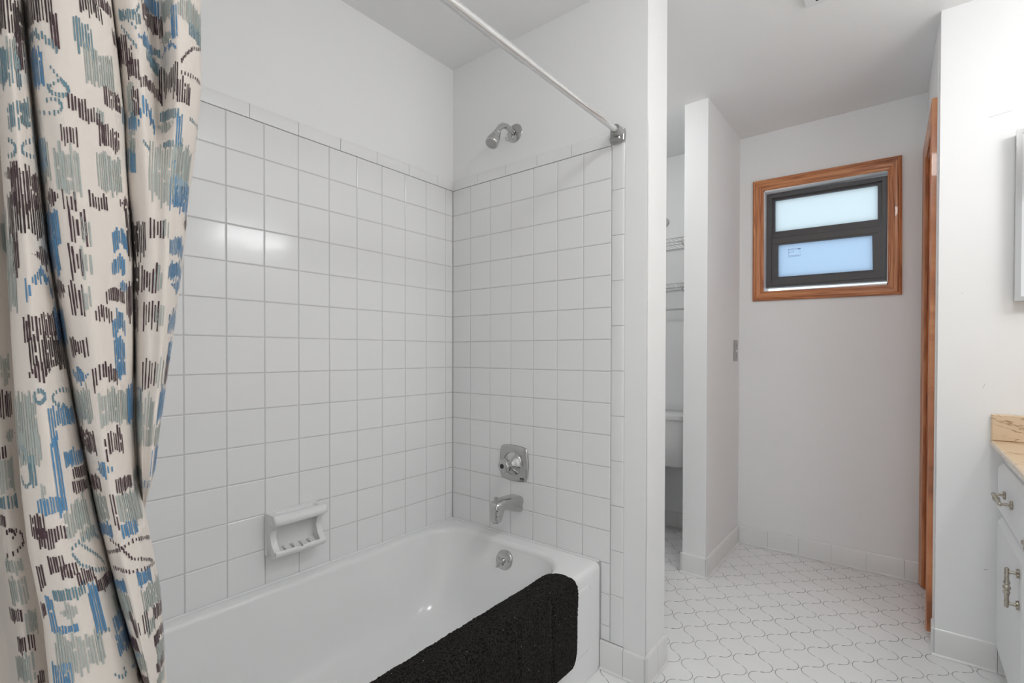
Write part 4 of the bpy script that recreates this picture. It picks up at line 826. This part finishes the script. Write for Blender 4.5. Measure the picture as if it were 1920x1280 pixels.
# ------------------------------------------------------------------ mirrored medicine cabinet
def build_cabinet():
    t = thing('medicine_cabinet', 'chrome framed mirror cabinet on the wall beside the counter', 'cabinet', (2.0, YM, 1.27))
    x0, x1, z0, z1, d = 1.826, 2.24, 1.262, 1.822, .045
    MB().box(x0+.003, x1-.003, YM-d+.008, YM-.0005, z0+.003, z1-.003).build('cabinet_box', M_steel, t)
    mb = MB(); 
    o = [(x0, z1), (x1, z1), (x1, z0), (x0, z0)]; i = [(x0+.014, z1-.014), (x1-.014, z1-.014), (x1-.014, z0+.014), (x0+.014, z0+.014)]
    ringframe(mb, o, i, YM-d-.006, YM-d+.010); mb.build('chrome_frame', M_chrome, t)
    MB().add([(x0+.012, YM-d-.001, z1-.012), (x1-.012, YM-d-.001, z1-.012), (x1-.012, YM-d-.001, z0+.012), (x0+.012, YM-d-.001, z0+.012)], [(0, 1, 2, 3)]).build('mirror_glass', M_mirror, t)
build_cabinet()

# ------------------------------------------------------------------ vanity light bar: four lit globes above the counter
def build_light():
    t = thing('vanity_light', 'chrome vanity light bar with four lit globe bulbs', 'light fixture', (XV, .12, 1.93))
    MB().box(XV-.050, XV-.0005, -.17, .42, 1.865, 1.975, bev=.004).build('light_bar', M_chrome, t)
    for y in (-.08, .055, .19, .325):
        s = MB().lathe((XV-.050, y, 1.92), (-1, 0, 0), [(0, .022), (.012, .022), (.016, .016)], 20).build('socket', M_vent, t, smooth=True, angle=40)
        mb = MB(); c = Vector((XV-.105, y, 1.92)); n = 20
        mb.grid([[c+.042*Vector((-math.cos(PI*i/14), math.sin(PI*i/14)*math.cos(2*PI*k/n), math.sin(PI*i/14)*math.sin(2*PI*k/n))) if 0 < i < 14 else c+Vector((-.042 if i == 0 else .042, 0, 0)) for k in range(n)] for i in range(15)], 0, close_v=True)
        mb.build('globe_bulb', M_bulb, t, smooth=True)
build_light()

# ------------------------------------------------------------------ toilet behind the partition
def build_toilet():
    t = thing('toilet', 'white toilet with lidded tank seen behind the partition', 'toilet', (.28, 1.2, 0))
    mb = MB(); rr = []
    for z, o_ in ((.425, .022), (.435, .012), (.60, .004), (.700, 0)): rr.append([(x, y, z) for x, y in rrect(-.0+.012+o_, .575-o_, 1.275+o_, 1.500-o_*.3, .05, 8, 8)])
    mb.grid(rr, 0, close_v=True); mb.add(rr[0], [list(range(len(rr[0])))], 0); mb.add(rr[-1], [list(range(len(rr[-1])))], 0)
    mb.build('tank', M_porc, t, smooth=True, angle=50)
    mb = MB(); rr = []
    for z, o_ in ((.700, .004), (.702, -.006), (.728, -.008), (.735, -.002), (.737, .010)): rr.append([(x, y, z) for x, y in rrect(.012+o_, .575-o_, 1.275+o_, 1.503-o_*.3, .055, 8, 8)])
    mb.grid(rr, 0, close_v=True); mb.add(rr[-1], [list(range(len(rr[-1])))], 0); mb.add(rr[0], [list(range(len(rr[0])))], 0)
    mb.build('tank_lid', M_porc, t, smooth=True, angle=50)
    def oval(cx, cy, hx, hy, n=40): return [(cx+hx*math.cos(2*PI*k/n), cy+hy*math.sin(2*PI*k/n)*(1.0 if math.sin(2*PI*k/n) > 0 else 1.12)) for k in range(n)]
    mb = MB(); rr = []
    for z, hx, hy, cy in ((.001, .11, .20, 1.10), (.03, .105, .19, 1.10), (.15, .085, .16, 1.10), (.25, .11, .18, 1.07), (.34, .165, .225, 1.03), (.385, .178, .235, 1.02), (.395, .176, .232, 1.02), (.395, .135, .185, 1.02), (.33, .11, .15, 1.02), (.27, .05, .08, 1.02)): rr.append([(x, y, z) for x, y in oval(.25, cy, hx, hy)])
    mb.grid(rr, 0, close_v=True); mb.add(rr[-1], [list(range(40))], 0); mb.box(.13, .37, 1.15, 1.42, .28, .424, bev=.02)
    mb.build('bowl', M_porc, t, smooth=True, angle=60)
    mb = MB(); rr = []
    for z, hx, hy in ((.397, .180, .235), (.404, .184, .240), (.428, .182, .236), (.436, .165, .215)): rr.append([(x, y, z) for x, y in oval(.25, 1.02, hx, hy)])
    mb.grid(rr, 0, close_v=True); mb.add(rr[-1], [list(range(40))], 0); mb.build('seat_lid', M_porc, t, smooth=True, angle=50)
build_toilet()

# ------------------------------------------------------------------ wire shelves above the toilet
def shelf(z, label):
    t = thing('wire_shelf', label, 'shelf', (.34, 1.36, z), 'wire shelves over the toilet')
    yf, yb = 1.215, YB-.004
    mb = MB()
    for y, zz in ((yf, z), (yf, z-.022), (yb-.004, z), (yf+.15, z-.004)): mb.tube([(.002, y, zz), (.683, y, zz)], .0026, 8)
    mb.build('rails', M_wire, t, smooth=True)
    mb = MB(); x = .015
    while x < .68: mb.tube([(x, yb, z+.0025), (x, yf+.002, z+.0025), (x, yf-.003, z-.004), (x, yf-.002, z-.022)], .0010, 6); x += .0255
    tag(mb.build('cross_wires', M_wire, t, smooth=True), kind='stuff')
    for x in (.12, .56):
        MB().tube([(x, yf+.01, z-.016), (x, yb-.002, z-.125)], .0032, 8).build('brace', M_wire, t, smooth=True)
shelf(1.735, 'topmost white wire shelf on the wall above the toilet')
shelf(1.480, 'lower white wire shelf on the wall above the toilet')
tag(MB().tube([(.001, YB-.06, 1.358), (.684, YB-.06, 1.358)], .006, 12).build('hanging_bar', M_wire, smooth=True), 'thin white bar under the lower wire shelf in the toilet alcove', 'bar')
tag(MB().lathe((.352, YB-.0005, 1.912), (0, -1, 0), [(0, .030), (.010, .030), (.014, .024), (.014, 0)], 28).build('wall_disc', M_disc, smooth=True, angle=40), 'small round grey disc on the wall above the topmost wire shelf', 'wall disc')

# ------------------------------------------------------------------ light switch on the partition
def build_switch():
    t = thing('light_switch', 'steel light switch plate on the white partition side', 'light switch', (.798, 1.43, 1.10))
    mb = MB(); rr = []
    for x, o_ in ((.7985, 0), (.8015, 0), (.803, .003)): rr.append([(x, y, z) for y, z in rrect(1.395+o_, 1.470-o_, 1.045+o_, 1.163-o_, .008, 5, 4)])
    mb.grid(rr, 0, close_v=True); mb.add(rr[-1], [list(range(len(rr[-1])))], 0); mb.build('switch_plate', M_steel, t)
    MB().tube([(.802, 1.4325, 1.104), (.817, 1.4325, 1.098)], [.005, .0035], 8).build('toggle', M_vent, t)
    for z in (1.134, 1.074): MB().lathe((.8028, 1.4325, z), (1, 0, 0), [(0, .0035), (.001, .003), (.001, 0)], 12).build('screw', M_dark, t)
build_switch()

# ------------------------------------------------------------------ ceiling vent at the top edge of the view
def build_vent():
    t = thing('ceiling_vent', 'white slotted exhaust vent grille in the ceiling', 'vent', (1.35, .36, ZC))
    x0, x1, y0, y1 = 1.262, 1.51, .250, .494
    MB().box(x0, x1, y0, y1, ZC-.013, ZC-.0005, bev=.004).build('vent_frame', M_vent, t)
    for k in range(9):
        x = x0+.034+k*.0225; MB().box(x, x+.008, y0+.02, y1-.026, ZC-.0138, ZC-.0125).build('slot', M_dark, t)
build_vent()

# ------------------------------------------------------------------ out-of-view fill lamp added on the ceiling in front of the vanity
def build_fill_lamp():
    t = thing('fill_lamp', 'round white fill lamp added overhead in front of the vanity, lit', 'fill lamp', (1.75, -.65, ZC))
    MB().lathe((1.75, -.65, ZC-.0005), (0, 0, -1), [(0, .19), (.02, .19), (.03, .18), (.03, .165)], 40).build('fill_lamp_base', M_vent, t, smooth=True, angle=40)
    MB().lathe((1.75, -.65, ZC-.02), (0, 0, -1), [(0, .165), (.03, .16), (.06, .135), (.085, .09), (.098, .045), (.1, 0)], 40).build('fill_lamp_dome', M_fill, t, smooth=True)
build_fill_lamp()

# ------------------------------------------------------------------ small unseen fill lamp, added to brighten the toilet alcove
def build_alcove_fill():
    t = thing('fill_lamp', 'small round opal fill lamp added inside the toilet alcove, lit', 'fill lamp', (.30, .62, ZC))
    MB().lathe((.30, .62, ZC-.0005), (0, 0, -1), [(0, .12), (.02, .12), (.03, .11), (.03, .10)], 32).build('fill_lamp_base', M_vent, t, smooth=True, angle=40)
    MB().lathe((.30, .62, ZC-.02), (0, 0, -1), [(0, .10), (.03, .095), (.05, .07), (.065, .03), (.068, 0)], 32).build('fill_lamp_dome', M_fill2, t, smooth=True)
build_alcove_fill()
